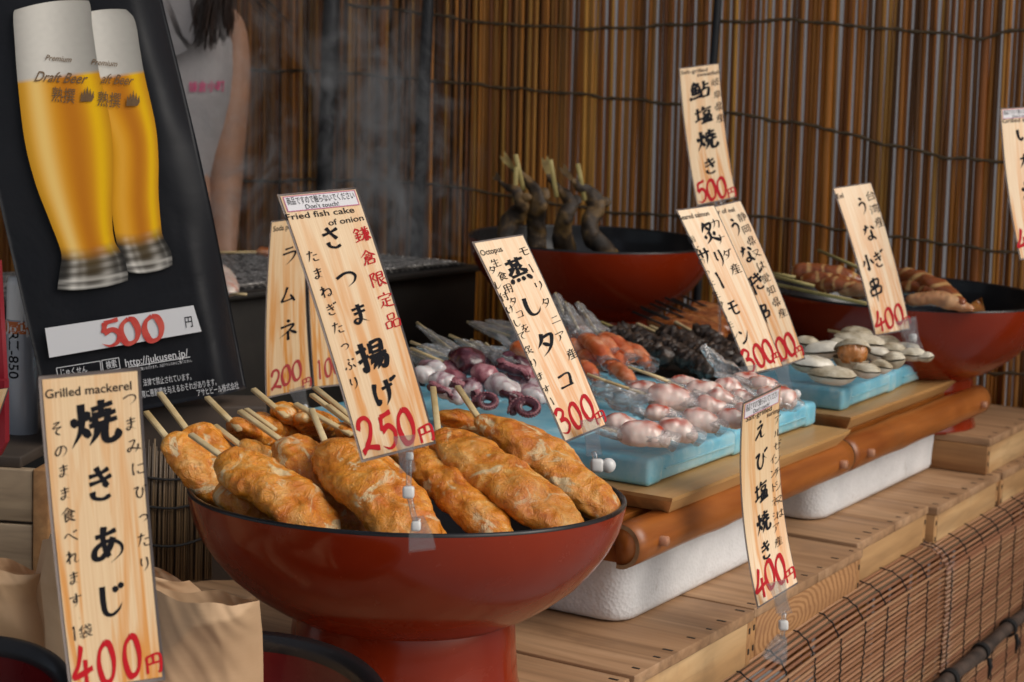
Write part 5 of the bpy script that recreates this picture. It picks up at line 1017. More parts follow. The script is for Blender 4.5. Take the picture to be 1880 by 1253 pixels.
# ------------------------------------------------------------------ striped squid in the right bowl
q = zp(tf2, B3.z + .014, .14, 2.58)
brown, cream = hexc('8c4a22'), hexc('e6bd7c'); pinkc = hexc('c08a60')
for i, (x0, y0, x1, y1, w_, dz, pk, st, lab) in enumerate(((270, 232, 770, 290, 52, .010, 0, [(125, 232, 300, 262)], 'grilled squid with cream stripes left of the eel sign'), (440, 320, 800, 395, 46, .004, 0, [(130, 250, 430, 322), (170, 312, 790, 442)], 'short dark grilled squid in front, with two sticks'), (950, 240, 1470, 445, 60, .012, 0, [(460, 75, 760, 205)], 'striped grilled squid right of the eel sign'), (1060, 420, 1540, 485, 48, .004, 1, [], 'pinkish grilled squid along the bowl rim'), (1000, 330, 1400, 450, 46, .006, 0, [], 'grilled squid squeezed between the striped and the pinkish one'), (330, 280, 800, 350, 42, .008, 0, [], 'grilled squid lying across the sticks at the left of the bowl'), (600, 360, 1060, 450, 44, .004, 1, [], 'pale grilled squid passing behind the foot of the eel sign'))):
    a, b = q(x0, y0, dz), q(x1, y1, dz); wd = w_ * 1.5 / 3.76 / F * a.y; r = root('grilled_squid', lab, 'squid', (a + b) / 2 - Zv * .02, 0, 'grilled squid in the right bowl')
    mb = MB(); up = (Zv - _fw * .3).normalized(); capsule(mb, [a, (a + b) / 2 + Zv * .008, b], wd * 1.05, wd * .8, up, 90, 26, 3.4, .0045, 32, i + 60, .0008, 110, .25)
    n_ = 90; mb.c = []
    for k in range(n_):
        f = k / n_; s_ = max(0, math.sin(f * (30 if not pk else 12) + .6 * math.sin(i))); s_ = min(1, max(0, (s_ - .45) * 3))
        for t_ in range(26): e = min(1, max(0, s_ * (.75 + .5 * noise.noise(V((f * 9, t_ * .35, i)))))); base = pinkc if pk else brown; sh_ = max(0, math.sin(f * (30 if not pk else 12) + .9 * math.sin(t_ * .24 + i) + 2.0 * noise.noise(V((f * 4, i, t_ * .1))))); e = min(1, max(0, (sh_ - .55) * 2.6)) * (.6 + .5 * noise.noise(V((f * 14, t_ * .4, i)))); e = max(0, e); tgt = cream if not pk else hexc('dcae80'); mb.c.append(tuple(base[z] * (1 - e) + tgt[z] * e for z in range(3)))
    obj('body', mb, M_['squid'], r)
    for s0 in st: obj('stick', MB().tube([q(*s0[:2], .008), q(*s0[2:], .008)], .0026, 8), M_['skewer_green'], r)
    if i == 3:
        mb = MB(); fp = [(1470, 480), (1535, 430), (1590, 402), (1612, 495), (1540, 500)]; F_ = [q(x, y, .006) for x, y in fp]; mb.add(F_ + [p + Zv * .0 + _fw * .004 for p in F_], [(0, 1, 2, 3, 4), (9, 8, 7, 6, 5)] + [(k, (k + 1) % 5, (k + 1) % 5 + 5, k + 5) for k in range(5)]); mb.c = [hexc('8a5422')] * 10; obj('fin', mb, M_['squid'], r)

# ------------------------------------------------------------------ sweetfish standing in the back bowl
tf6 = lambda x, y: (840 + x / 3.241, 250 + y / 3.241)
for i, (pts, rad, tail, st, lab) in enumerate((
    ([(270, 640), (310, 520), (370, 450), (372, 390), (345, 330), (300, 300), (250, 262)], [46, 60, 56, 42, 30, 18, 8], (215, 232), [(345, 320, 348, 185)], 'leftmost grilled sweetfish with a thin bent tail'),
    ([(470, 670), (470, 560), (475, 450), (480, 380), (440, 290), (390, 240), (330, 190)], [60, 62, 56, 46, 34, 22, 12], (258, 108), [(395, 250, 345, 110)], 'grilled sweetfish with a tall yellow tail, second from the left'),
    ([(640, 690), (625, 580), (640, 480), (668, 410), (630, 340), (575, 290), (540, 230)], [66, 66, 54, 42, 36, 26, 14], (512, 120), [(592, 290, 552, 140)], 'grilled sweetfish with a pale upright stick in the middle'),
    ([(920, 720), (810, 610), (790, 520), (830, 420), (790, 350), (730, 300), (680, 260)], [56, 62, 54, 56, 46, 30, 14], (610, 175), [(760, 310, 715, 165)], 'darkest grilled sweetfish at the right, head buried in the bowl'))):
    Y = B2.y - .10 + .01 * i; P = [PY(*tf6(x, y), Y + .012 * math.sin(k * 1.3 + i)) for k, (x, y) in enumerate(pts)]; kk = Y / F / 3.241
    r = root('grilled_sweetfish', lab, 'grilled fish', P[0], 0, 'grilled sweetfish standing in the back bowl')
    n = 44; C_ = smoothpath(P, n); rr = []
    for k in range(n): f = k / (n - 1) * (len(rad) - 1); j = min(int(f), len(rad) - 2); rr.append((rad[j] * (1 - f + j) + rad[j + 1] * (f - j)) * kk * .98)
    mb = MB(); mb.tube(C_, rr, 22, _fw, .6)
    for k in range(len(mb.v)): p = mb.v[k]; mb.v[k] = p + noise.noise_vector(p * 45 + V((i * 5, 0, 0))) * .0034 + noise.noise_vector(p * 110) * .0018
    obj('body', mb, M_['fish'], r)
    tp = PY(*tf6(*tail), Y); d_ = (tp - P[-1]); s_ = d_.cross(_fw).normalized() * .0055; e = P[-1]
    mb = MB(); q_ = [e - s_ * .6, e + s_ * .6, e + d_ * .6 + s_ * 1.1, tp + s_ * .7, e + d_ * .75, tp - s_ * 1.3, e + d_ * .5 - s_ * 1.1]; mb.add([p - _fw * .0007 for p in q_] + [p + _fw * .0007 for p in q_], [tuple(range(7)), tuple(range(13, 6, -1))] + [(k, (k + 1) % 7, (k + 1) % 7 + 7, k + 7) for k in range(7)])
    obj('tail_fin', mb, M_['fin' if i in (1, 2) else 'fish'], r, smooth=False)
    mid = C_[24]; mb = MB(); capsule(mb, [mid - (C_[26] - C_[22]) * .8 + CR * rr[24] * .8, mid + (C_[26] - C_[22]) * .8 + CR * rr[24] * 1.15], .011, .0035, _fw, 16, 12, 2.2, .002, 120, i); obj('side_fin', mb, M_['fish'], r)
    for s0 in st: obj('stick', stick_mb(PY(*tf6(*s0[2:]), Y), PY(*tf6(*s0[:2]), Y) - Zv * .02, .0075, .005, _fw), M_['skewer_green'], r)
# ------------------------------------------------------------------ beer poster
PC = PY(265, 740, 1.80); pn = (V((.18, -1, 0)).normalized() + Zv * .12).normalized()
def PT(x, y, off=.0): return PP(x, y, PC, pn) + pn * off
pr = root('beer_poster', 'black laminated poster of two tall beer glasses priced 500', 'poster', PC)
cr = [(-95, -60), (276, -95), (455, 717), (94, 785)]
def pb(u, t, off=0):
    x = (cr[0][0] * (1 - u) + cr[1][0] * u) * (1 - t) + (cr[3][0] * (1 - u) + cr[2][0] * u) * t + 14 * math.sin(math.pi * t) * (u - .3) * .8; y = (cr[0][1] * (1 - u) + cr[1][1] * u) * (1 - t) + (cr[3][1] * (1 - u) + cr[2][1] * u) * t
    fl = max(0, u - .84); curl = -1.3 * fl * fl * (1 + .5 * math.sin(t * 9)) + .0025 * noise.noise(V((u * 6, t * 9, 2))) * (1 if u > .8 else .25)
    return PT(x, y) + pn * (curl - .0035 + off)
mb = MB(); th = .0009
for o_ in (0, -th): mb.grid(lambda u, t: pb(u, t, o_), 48, 90, uv=False)
n = 49 * 91; ring = list(range(49)) + [j * 49 + 48 for j in range(1, 91)] + [90 * 49 + i for i in range(47, -1, -1)] + [j * 49 for j in range(89, 0, -1)]
for a, b in zip(ring, ring[1:] + ring[:1]): mb.f.append((a, b, b + n, a + n))
obj('sheet', mb, M_['poster'], pr)
def interp(tab, y):
    ys = [q[0] for q in tab]; y = min(max(y, ys[0]), ys[-1]); k = max(i for i in range(len(tab) - 1) if ys[i] <= y or i == 0)
    def sl(i): return (tab[min(i + 1, len(tab) - 1)][1] - tab[max(i - 1, 0)][1]) / (ys[min(i + 1, len(tab) - 1)] - ys[max(i - 1, 0)])
    h = ys[k + 1] - ys[k]; f = (y - ys[k]) / h; a, b = tab[k][1], tab[k + 1][1]
    return (2 * f ** 3 - 3 * f * f + 1) * a + (f ** 3 - 2 * f * f + f) * h * sl(k) + (3 * f * f - 2 * f ** 3) * b + (f ** 3 - f * f) * h * sl(k + 1)
def interp_old(tab, y):
    for (y0, a), (y1, b) in zip(tab, tab[1:]):
        if y <= y1: f = max(0, (y - y0) / (y1 - y0)); f = f * f * (3 - 2 * f) if False else f; return a + (b - a) * f
    return tab[-1][1]
def glass(name, LT, RT, y0, y1, yf, yb, tiltk, off, second=False):
    mb = MB(); nu, nv = 30, 130
    def fn(u, t):
        y = y0 + (y1 - y0) * t; l, r_ = interp(LT, y), interp(RT, y); x = l + (r_ - l) * u
        bulge = (1 - (2 * u - 1) ** 2); yy = y + tiltk * (u - .5) * (r_ - l) + (7 * bulge if t > .5 else -7 * bulge + 5) * (abs(t - .5) * 2) ** 4
        return PT(x, yy, off)
    def cl(u, t):
        y = y0 + (y1 - y0) * t
        foam = V((.74, .71, .64)) * (.52 + .48 * math.exp(-((u - .36) / .34) ** 2)) * (1 + .05 * noise.noise(V((u * 14, y * .12, 3)))); edge = (2 * abs(u - .5)) ** 5
        gold, amber, yellow, pale = V((.70, .32, .008)), V((.42, .13, .006)), V((.82, .50, .002)), V((.80, .58, .20))
        streak = math.exp(-((u - .20 - .04 * t) / .11) ** 2); dk = math.exp(-((u - .58) / .20) ** 2); yl = math.exp(-((u - .86) / .08) ** 2)
        beer = gold.lerp(amber, .85 * dk).lerp(pale, .75 * streak * (1 if not second else .15)).lerp(yellow, .8 * yl); beer = beer * (1.18 - .38 * edge)
        if not second: beer = beer.lerp(V((.45, .25, .02)), .3 * math.exp(-((u - .04) / .05) ** 2))
        k = (y - y0) / (y1 - y0)
        k2 = min(1, max(0, (y - yb) / (y1 - yb))); g = lambda m, w_: math.exp(-((u - m) / w_) ** 2)
        lum = .05 + .42 * g(.22, .07) + .20 * g(.36, .05) + .30 * g(.72, .09) + .16 * g(.90, .03); lum *= .65 + .35 * math.sin(y * .45 + u * 4)
        ringb = math.exp(-((k2 - .74 - .06 * (2 * u - 1) ** 2) / .05) ** 2) * .45 + math.exp(-((k2 - .93) / .04) ** 2) * .5 * (.4 + .6 * math.sin(math.pi * u)); lum += ringb
        base = V((.95, .92, .84)) * lum + V((.10, .06, .01)) * (g(.5, .3) * (1 - k2))
        base = base.lerp(V((.02, .02, .02)), edge * .5)
        sm = lambda e, x, w_: min(1, max(0, (x - e) / w_ + .5))
        c = foam * (1 - .3 * edge); c = c.lerp(beer, sm(yf, y, 7)); c = c.lerp(base, sm(yb + 6 * (1 - (2 * u - 1) ** 2), y, 26)); return tuple(c)
    mb.grid(fn, nu, nv, cl, uv=False); obj(name, mb, M_['print'], pr)
glass('printed_glass', [(0, 120), (142, 140), (250, 200), (330, 205), (380, 205), (470, 222), (500, 240)], [(18, 228), (40, 246), (100, 257), (142, 264), (240, 286), (300, 291), (360, 291), (415, 295), (440, 299), (470, 314), (497, 317)], 22, 494, 142, 432, -.16, .0016, True)
glass('printed_glass', [(0, 30), (12, 25), (60, 27), (142, 33), (250, 46), (330, 66), (400, 92), (460, 113), (490, 110), (520, 106)], [(0, 160), (14, 166), (60, 170), (142, 182), (200, 196), (260, 206), (330, 208), (400, 206), (450, 211), (480, 228), (510, 235)], 6, 524, 142, 458, -.13, .0024)
def ptext(s, x0, y0, x1, y1, h, mat, name='lettering', off=.0034, bold=.004, shear=0):
    vs, fs = fontmesh(s, bold, shear); xs = [v[0] for v in vs]; a, b = min(xs), max(xs); px, py = x1 - x0, y1 - y0; ln = math.hypot(px, py); nx, ny = py / ln, -px / ln; k = h / .74
    mb = MB(); mb.add([PT(x0 + px * (x - a) / (b - a) + nx * y * k, y0 + py * (x - a) / (b - a) + ny * y * k, off) for x, y, z in vs], fs); return obj(name, mb, M_[mat], pr, smooth=False)
for dx, dy in ((0, 0), (84, 8)):
    m = 'print_brown'; ptext('Premium', 84 + dx, 106 + dy, 132 + dx, 110 + dy, 11, m, shear=.3)
    if dx == 0: ptext('Draft Beer', 64, 140, 162, 145, 20, m, shear=.5)
    else: ptext('aft Beer', 186, 144, 246, 148, 19, m, shear=.5)
    ptext('熟撰', 96 + dx, 174 + dy, 138 + dx, 178 + dy, 22, m)
    mb = MB()
    for k in range(5):
        bx, by = 150 + dx + k * 4, 188 + dy; tx, ty = 148 + dx + k * 5.5 + 2, 158 + dy + abs(k - 2) * 5
        mb.add([PT(bx - 2, by, .0036), PT(bx + 3, by - 1, .0036), PT((bx + tx) / 2 + 4, (by + ty) / 2 + 2, .0036), PT(tx, ty, .0036), PT((bx + tx) / 2 - 1, (by + ty) / 2, .0036)], [(0, 1, 2, 3, 4)])
    obj('emblem', mb, M_['print_brown'], pr, smooth=False)
mb = MB(); mb.add([PT(83, 603, .003), PT(355, 561, .003), PT(370, 609, .003), PT(91, 657, .003)], [(0, 1, 2, 3)]); ps = obj('price_strip', mb, M_['print_white'], pr, smooth=False)
mb = MB()
def pg(ch, cx, cy, hx, hy, wt, mat_mb, ang=-.155, off=.0038):
    vs, fs = glyph(ch, wt); ca, sa = math.cos(ang), math.sin(ang)
    mat_mb.add([PT(cx + x * hx * ca + y * hy * sa, cy + x * hx * sa - y * hy * ca, off + z * .02) for x, y, z in vs], fs)
for ch, cx, cy in (('5', 203, 612), ('0', 238, 608), ('0', 281, 603)): pg(ch, cx, cy, 48 if ch == '5' else 46, 50, 19, mb)
obj('price_lettering', mb, M_['marker'], pr, smooth=False)
ptext('円', 340, 592, 353, 590, 17, 'ink', bold=.006)
ptext('http://jukusen.jp/', 230, 666, 345, 647, 15, 'print_white', bold=.004)
ptext('検索', 195, 671, 214, 667, 12, 'print_white'); ptext('じゅくせん', 112, 684, 160, 678, 11, 'print_white')
def pframe(q, w_=1.3):
    mb = MB()
    for a, b in zip(q, q[1:] + q[:1]):
        l = math.hypot(b[0] - a[0], b[1] - a[1]); nx, ny = -(b[1] - a[1]) / l * w_ / 2, (b[0] - a[0]) / l * w_ / 2
        mb.add([PT(a[0] + nx, a[1] + ny, .0032), PT(b[0] + nx, b[1] + ny, .0032), PT(b[0] - nx, b[1] - ny, .0032), PT(a[0] - nx, a[1] - ny, .0032)], [(0, 1, 2, 3)])
    obj('printed_frame', mb, M_['print_white'], pr, smooth=False)
pframe([(104, 676), (184, 663), (187, 688), (108, 701)]); pframe([(187, 662), (218, 657), (221, 677), (190, 684)]); pframe([(236, 674), (349, 655), (349, 656), (236, 675)], .8)
ptext('法律で禁止されています。', 263, 703, 351, 691, 11, 'print_white', bold=.0); ptext('発育に悪影響を与えるおそれがあります。', 252, 726, 397, 701, 11, 'print_white', bold=.0); ptext('アサヒビール株式会社', 362, 722, 438, 707, 11, 'print_white', bold=.0)
ptext('20歳未満の飲酒は', 180, 716, 258, 704, 11, 'print_white', bold=.0); ptext('※携帯からもご覧いただけます。上記アドレスからご覧ください。', 232, 682, 352, 662, 4.5, 'print_white')
mb = MB(); pc = (PT(94, 780) + PT(455, 717)) / 2; pbz = pb(.5, 1).z
r = root('poster_stand', 'dark wooden block the beer poster leans on', 'stand', V((pb(.5, 1).x, pb(.5, 1).y + .06, ZC)))
mb = MB(); mb.box(V((pb(.5, 1).x, pb(.5, 1).y + .055, (.775 + pbz) / 2)), (V((.985, .17, 0)), V((-.17, .985, 0)), Zv), (.22, .07, pbz - .775), .003); obj('block', mb, M_['dark_wood'], r)
mb = MB(); q0 = pb(.42, .75, -.006); mb.box(q0 - pn * .022, (V((.985, .17, 0)), pn, V((-.0, .17, .98)).normalized()), (.11, .03, .22), .003); obj('back_rest', mb, M_['dark_wood'], r)

# ------------------------------------------------------------------ grill
GZ = 1.030; gr = root('charcoal_grill', 'long black charcoal grill with a wire rack and glowing ash grey coals', 'grill', L(.85, 1.2, .45), ROT)
ga0, ga1, gb0, gb1 = .30, 1.315, 1.015, 1.40; tw = .012
mb = MB()
mb.lbox(ga0, ga1, gb0, gb0 + tw, .62, GZ); mb.lbox(ga0, ga1, gb1 - tw, gb1, .62, GZ); mb.lbox(ga0, ga0 + tw, gb0 + tw, gb1 - tw, .62, GZ); mb.lbox(ga1 - tw, ga1, gb0 + tw, gb1 - tw, .62, GZ); mb.lbox(ga0 + tw, ga1 - tw, gb0 + tw, gb1 - tw, .62, .64); obj('firebox', mb, M_['grill'], gr)
mb = MB(); mb.lbox(ga0 - .012, ga1 + .012, gb0 - .016, gb0 + .012, GZ + .0006, GZ + .009, .002); mb.lbox(ga0 - .012, ga1 + .012, gb1 - .012, gb1 + .016, GZ + .0006, GZ + .009, .002); mb.lbox(ga1 - .010, ga1 + .014, gb0 + .013, gb1 - .013, GZ + .0006, GZ + .009, .002); mb.lbox(ga0 - .014, ga0 + .010, gb0 + .013, gb1 - .013, GZ + .0006, GZ + .009, .002); obj('rim', mb, M_['grill'], gr)
for a_ in (ga0 + .03, ga1 - .06):
    for b_ in (gb0 + .02, gb1 - .05): mb = MB(); mb.lbox(a_, a_ + .03, b_, b_ + .03, 0, .62); obj('leg', mb, M_['grill'], gr)
mb = MB(); mb.grid(lambda u, t: L(ga0 + .012 + (ga1 - ga0 - .024) * u, gb0 + .012 + (gb1 - gb0 - .024) * t, GZ - .012 + .022 * noise.noise(V((u * 26, t * 11, 4))) + .012 * noise.noise(V((u * 60, t * 26, 1)))), 130, 55, uv=False); obj('coals', mb, M_['coal'], gr)
mb = MB(); s_ = .016; i = 0; a_ = ga0 + .02
def wire(p, q_):
    m = 22; mb.tube([p.lerp(q_, k / m) + Zv * (.0016 * (1 if k % 2 else -1)) for k in range(m + 1)], .0012, 4)
k_ = (gb1 - gb0 - .03)
while a_ < ga1 - .02 + k_:
    p = (max(ga0 + .015, a_ - k_), gb0 + .015 + max(0, ga0 + .015 - (a_ - k_))); q_ = (min(a_, ga1 - .015), gb1 - .015 - max(0, a_ - (ga1 - .015)))
    p1 = (max(ga0 + .015, a_ - k_), gb1 - .015 - max(0, ga0 + .015 - (a_ - k_))); q1 = (min(a_, ga1 - .015), gb0 + .015 + max(0, a_ - (ga1 - .015)))
    if q_[0] - p[0] > .01: wire(L(*p, GZ + .013), L(*q_, GZ + .013)); wire(L(*p1, GZ + .0145), L(*q1, GZ + .0145))
    a_ += s_
obj('wire_rack', mb, M_['mesh'], gr)
g_ = PZ(440, 463, GZ + .022); r = root('grilling_skewer', 'thin skewer with a brown morsel lying across the grill rack', 'skewer', g_); a, b = PZ(395, 464, GZ + .022), PZ(505, 463, GZ + .022)
obj('stick', MB().tube([a, b], .0022, 8), M_['skewer'], r); mb = MB(); capsule(mb, [PZ(468, 463, GZ + .022), PZ(500, 463, GZ + .022)], .011, .009, Zv, 20, 16, 2.3, .003, 80, 5); obj('meat', mb, M_['eel'], r)
a = PZ(403, 492, GZ + .022); b = PZ(424, 540, GZ + .018); r = root('squid_on_grill', 'pale squid end with stick just right of the poster on the grill', 'squid', b); mb = MB(); capsule(mb, [a, b], .016, .012, Zv, 24, 18, 2.4, .004, 60, 8, .001, 150); obj('meat', mb, M_['shrimp'], r); obj('stick', MB().tube([b, PZ(452, 541, GZ + .02)], .002, 8), M_['skewer'], r)

# ------------------------------------------------------------------ smoke
t = NT('grill_smoke'); t.t.nodes.remove(t.b); pv = t.n('ShaderNodeVolumePrincipled'); pv.inputs['Color'].default_value = (.78, .80, .84, 1); pv.inputs['Anisotropy'].default_value = .2
tc = t.n('ShaderNodeTexCoord'); mp = t.n('ShaderNodeMapping'); mp.inputs['Scale'].default_value = (1, 1, .75); t.l(tc.outputs['Object'], mp.inputs['Vector'])
nz = t.noise(mp.outputs[0], 9.0, 6, .64, 2.2); rp = t.ramp(nz, [(.52, (0, 0, 0)), (.68, (1, 1, 1))]); big = t.noise(mp.outputs[0], 2.6, 2, .5, .5); rb = t.ramp(big, [(.40, (0, 0, 0)), (.62, (1, 1, 1))])
sp = t.n('ShaderNodeSeparateXYZ'); t.l(tc.outputs['Generated'], sp.inputs[0])
def par(s): # 4 s (1 - s)
    a = t.n('ShaderNodeMath', operation='SUBTRACT'); a.inputs[0].default_value = 1; t.l(s, a.inputs[1]); b = t.n('ShaderNodeMath', operation='MULTIPLY'); t.l(s, b.inputs[0]); t.l(a.outputs[0], b.inputs[1]); c = t.n('ShaderNodeMath', operation='MULTIPLY'); c.inputs[1].default_value = 4; t.l(b.outputs[0], c.inputs[0]); return c.outputs[0]
fz = t.n('ShaderNodeMapRange'); fz.inputs['From Min'].default_value = 1.0; fz.inputs['From Max'].default_value = .25; t.l(sp.outputs[2], fz.inputs['Value'])
cur = rp
for f in (rb, par(sp.outputs[0]), par(sp.outputs[1]), fz.outputs[0]):
    m = t.n('ShaderNodeMath', operation='MULTIPLY'); t.l(cur, m.inputs[0]); t.l(f, m.inputs[1]); cur = m.outputs[0]
m = t.n('ShaderNodeMath', operation='MULTIPLY'); m.inputs[1].default_value = 75.0; t.l(cur, m.inputs[0]); t.l(m.outputs[0], pv.inputs['Density']); t.l(pv.outputs[0], t.out.inputs['Volume']); M_['smoke'] = t.m
mb = MB(); mb.lbox(.86, 1.43, 1.03, 1.46, GZ + .02, 1.56, 0); sm = obj('smoke', mb, M_['smoke'], smooth=False, label='thin grey smoke drifting up from the grill', cat='smoke', kind='stuff', loc=L(.85, 1.2, GZ + .02), rotz=ROT)

# ------------------------------------------------------------------ person behind the grill
PYD = 3.28; k_ = PYD / F
def pp(x, y, dy=0.0): return PY(x, y, PYD + dy)
base = pp(272, 100); zg = 0.0
person = root('person', 'person in a grey collared top with pink writing and long dark hair behind the grill', 'person', V((base.x, base.y, 0)))
cx = base.x; sh = pp(330, 5).z            # shoulder height
sk = bpy.data.meshes.new('body'); so_ = bpy.data.objects.new('body', sk); so_.parent = person; col.objects.link(so_)
inv = _mw(person).inverted(); fwd = V((.35, -1, 0)).normalized(); sdv = V((1, .35, 0)).normalized()   # facing the counter; sdv to picture right
c0 = V((cx, base.y, 0)); Hh = lambda h: V((0, 0, h))
J = []; E = []; RD = []
def jn(p, r_, par_=None):
    J.append(inv @ p); RD.append(r_)
    if par_ is not None: E.append((par_, len(J) - 1))
    return len(J) - 1
pel = jn(c0 + Hh(sh - .46), (.13, .10)); wst = jn(c0 + Hh(sh - .30), (.115, .085), pel); che = jn(c0 + Hh(sh - .12) , (.13, .10), wst); nb = jn(c0 + Hh(sh + .01), (.055, .05), che); nt_ = jn(c0 + Hh(sh + .07) + fwd * .015, (.047, .05), nb); hd = jn(c0 + Hh(sh + .15) + fwd * .03, (.072, .09), nt_); ht = jn(c0 + Hh(sh + .235) + fwd * .02, (.062, .075), hd)
hand_end = []
for s in (1, -1):
    if s == 1: elb, wri, hnd = pp(410, 340, .03), pp(408, 462, -.04), pp(407, 512, -.06)
    else: elb, wri, hnd = c0 - sdv * .20 + Hh(sh - .30), c0 - sdv * .17 + fwd * .15 + Hh(sh - .36), c0 - sdv * .16 + fwd * .21 + Hh(sh - .37)
    s0 = pp(427, 30, .07) if s == 1 else c0 - sdv * .145 + Hh(sh - .03)
    a_ = jn(s0, (.046, .046), che); e_ = jn(elb, (.040, .038), a_); w_ = jn(wri, (.031, .028), e_); hh_ = jn(hnd, (.030, .014), w_); hand_end.append((wri, hnd))
    for fi, (o_, ln) in enumerate(((-.018, .055), (-.006, .065), (.007, .062), (.019, .05))):
        dv = (hnd - wri).normalized(); sv = dv.cross(fwd).normalized(); p1 = hnd + sv * o_ + dv * .03; f1 = jn(p1, (.009, .009), hh_); f2 = jn(p1 + dv * ln * .5 + fwd * .006, (.008, .008), f1); jn(p1 + dv * ln * .85 + fwd * .02, (.007, .007), f2)
    dv = (hnd - wri).normalized(); sv = dv.cross(fwd).normalized(); t1 = jn(wri.lerp(hnd, .6) - sv * .028 + fwd * .01, (.010, .010), hh_); jn(hnd - sv * .036 + dv * .01 + fwd * .02, (.008, .008), t1)
    hp = jn(c0 + sdv * (s * .085) + Hh(sh - .52), (.085, .085), pel); kn = jn(c0 + sdv * (s * .09) + Hh(.46), (.055, .058), hp); an_ = jn(c0 + sdv * (s * .09) + Hh(.09), (.034, .038), kn); jn(c0 + sdv * (s * .10) + fwd * .12 + Hh(.03), (.035, .025), an_)
sk.from_pydata(J, E, []); mod = so_.modifiers.new('Skin', 'SKIN')
for i, v in enumerate(sk.skin_vertices[0].data): v.radius = RD[i]; v.use_root = (i == 0)
mod.use_smooth_shade = True; sb = so_.modifiers.new('Subdivision', 'SUBSURF'); sb.levels = 2; sb.render_levels = 2; sk.materials.append(M_['skin'])
# face and hair
hc = c0 + Hh(sh + .165) + fwd * .03
for s in (-1, 1):
    mb = MB(); mb.lathe([(max(1e-5, .011 * math.sin(math.pi * i / 8)), -.011 * math.cos(math.pi * i / 8)) for i in range(9)], hc + fwd * .078 + sdv * (s * .03), 12); obj('eye', mb, M_['eye_white'], person)
    mb = MB(); capsule(mb, [hc + sdv * (s * .076) - Zv * .025, hc + sdv * (s * .078) + Zv * .02], .014, .008, fwd, 12, 10); obj('ear', mb, M_['skin'], person)
mb = MB(); capsule(mb, [hc + fwd * .085 + Zv * .01, hc + fwd * .105 - Zv * .03], .011, .010, fwd, 14, 12); obj('nose', mb, M_['skin'], person)
mb = MB(); capsule(mb, [hc + fwd * .083 - Zv * .06 - sdv * .022, hc + fwd * .083 - Zv * .06 + sdv * .022], .007, .006, fwd, 12, 10); obj('mouth', mb, M_['lip'], person)
mb = MB()
capsule(mb, [hc - fwd * .06 - Zv * .08, hc - fwd * .03 + Zv * .02, hc + Zv * .085], .088, .085, fwd, 24, 24, 2.2)
hr = random.Random(3)
def strand(P, r0): mb.tube(smoothpath(P, 14), [r0 * (1 - .75 * k / 13) for k in range(14)], 5)
for i in range(240):                                     # hair falling over the shoulder at picture right
    f = hr.random(); x1 = 345 + 85 * f + hr.uniform(-8, 8); y1 = 20 + 62 * math.sin(math.pi * (.25 + .6 * f)) + hr.uniform(-18, 14); dy = hr.uniform(-.14, -.06)
    strand([hc + sdv * (.07 + .02 * hr.random()) + Zv * hr.uniform(-.02, .06) - fwd * .02, pp(380 + 40 * f, -90, dy * .5), pp(370 + 58 * f, -30, dy), pp(x1, y1, dy)], hr.uniform(.0012, .0026))
for i in range(26): f = hr.random(); strand([hc - sdv * (.07) + Zv * hr.uniform(-.02, .06), c0 - sdv * .10 + Hh(sh + .05) - fwd * .02, c0 - sdv * (.10 + .05 * f) + Hh(sh - .12) + fwd * hr.uniform(.02, .10)], .004)
for i in range(12): strand([pp(420, -60, -.08), pp(450 + i * 3, -10, -.08), pp(480 + i * 4, 28 + hr.uniform(-8, 8), -.06), pp(505 + i * 4, 52 + hr.uniform(-12, 12), -.04)], .0012)
obj('hair', mb, M_['hair'], person)
# grey top: lofted rings following the torso, then collar and sleeve
def ringloft(rows, m=40, wob_=.004, closed_top=False):
    mb = MB(); vs = []
    for (cz, cxo, rx, ry) in rows:
        for k in range(m):
            q_ = 2 * math.pi * k / m; p = c0 + Hh(cz) + sdv * (cxo + rx * math.cos(q_)) + fwd * (ry * math.sin(q_)); vs.append(p + (sdv * math.cos(q_) + fwd * math.sin(q_)) * wob_ * noise.noise(V((math.cos(q_) * 2, math.sin(q_) * 2, cz * 7))) * 2)
    mb.add(vs, [(i * m + k, i * m + (k + 1) % m, (i + 1) * m + (k + 1) % m, (i + 1) * m + k) for i in range(len(rows) - 1) for k in range(m)]); return mb
rows = [(sh + .02, 0, .072, .066), (sh + .0, 0, .105, .078), (sh - .03, .0, .140, .095), (sh - .07, .0, .152, .108), (sh - .12, 0, .153, .116), (sh - .17, 0, .150, .115), (sh - .22, 0, .138, .110), (sh - .27, 0, .124, .106), (sh - .32, 0, .116, .106), (sh - .38, 0, .120, .108), (sh - .45, 0, .135, .115), (sh - .55, 0, .15, .125)]
top = ringloft(rows); topo = obj('shirt', top, M_['cloth'], person)
for pts in ([(300, -20), (345, -15), (358, 70), (352, 82), (336, 66), (318, 20)], [(270, -10), (300, 0), (322, 60), (345, 92), (312, 108), (285, 70)]):
    mb = MB(); A_ = [pp(x, y, -.125) for x, y in pts]; n = len(A_); mb.add(A_ + [p - fwd * .006 for p in A_], [tuple(range(n)), tuple(range(2 * n - 1, n - 1, -1))] + [(k, (k + 1) % n, (k + 1) % n + n, k + n) for k in range(n)]); obj('collar', mb, M_['cloth'], person, smooth=False)
mb = ringloft([(sh - .44, 0, .14, .12), (sh - .52, 0, .165, .13), (sh - .62, 0, .17, .135), (.60, 0, .165, .12), (.12, 0, .15, .11)]); obj('trousers', mb, M_['trouser'], person)
bv = BVHTree.FromPolygons(top.v, [tuple(f) for f in top.f]); mb = MB()
vs, fs = fontmesh('鎌倉小町'); xs = [v[0] for v in vs]
out = []
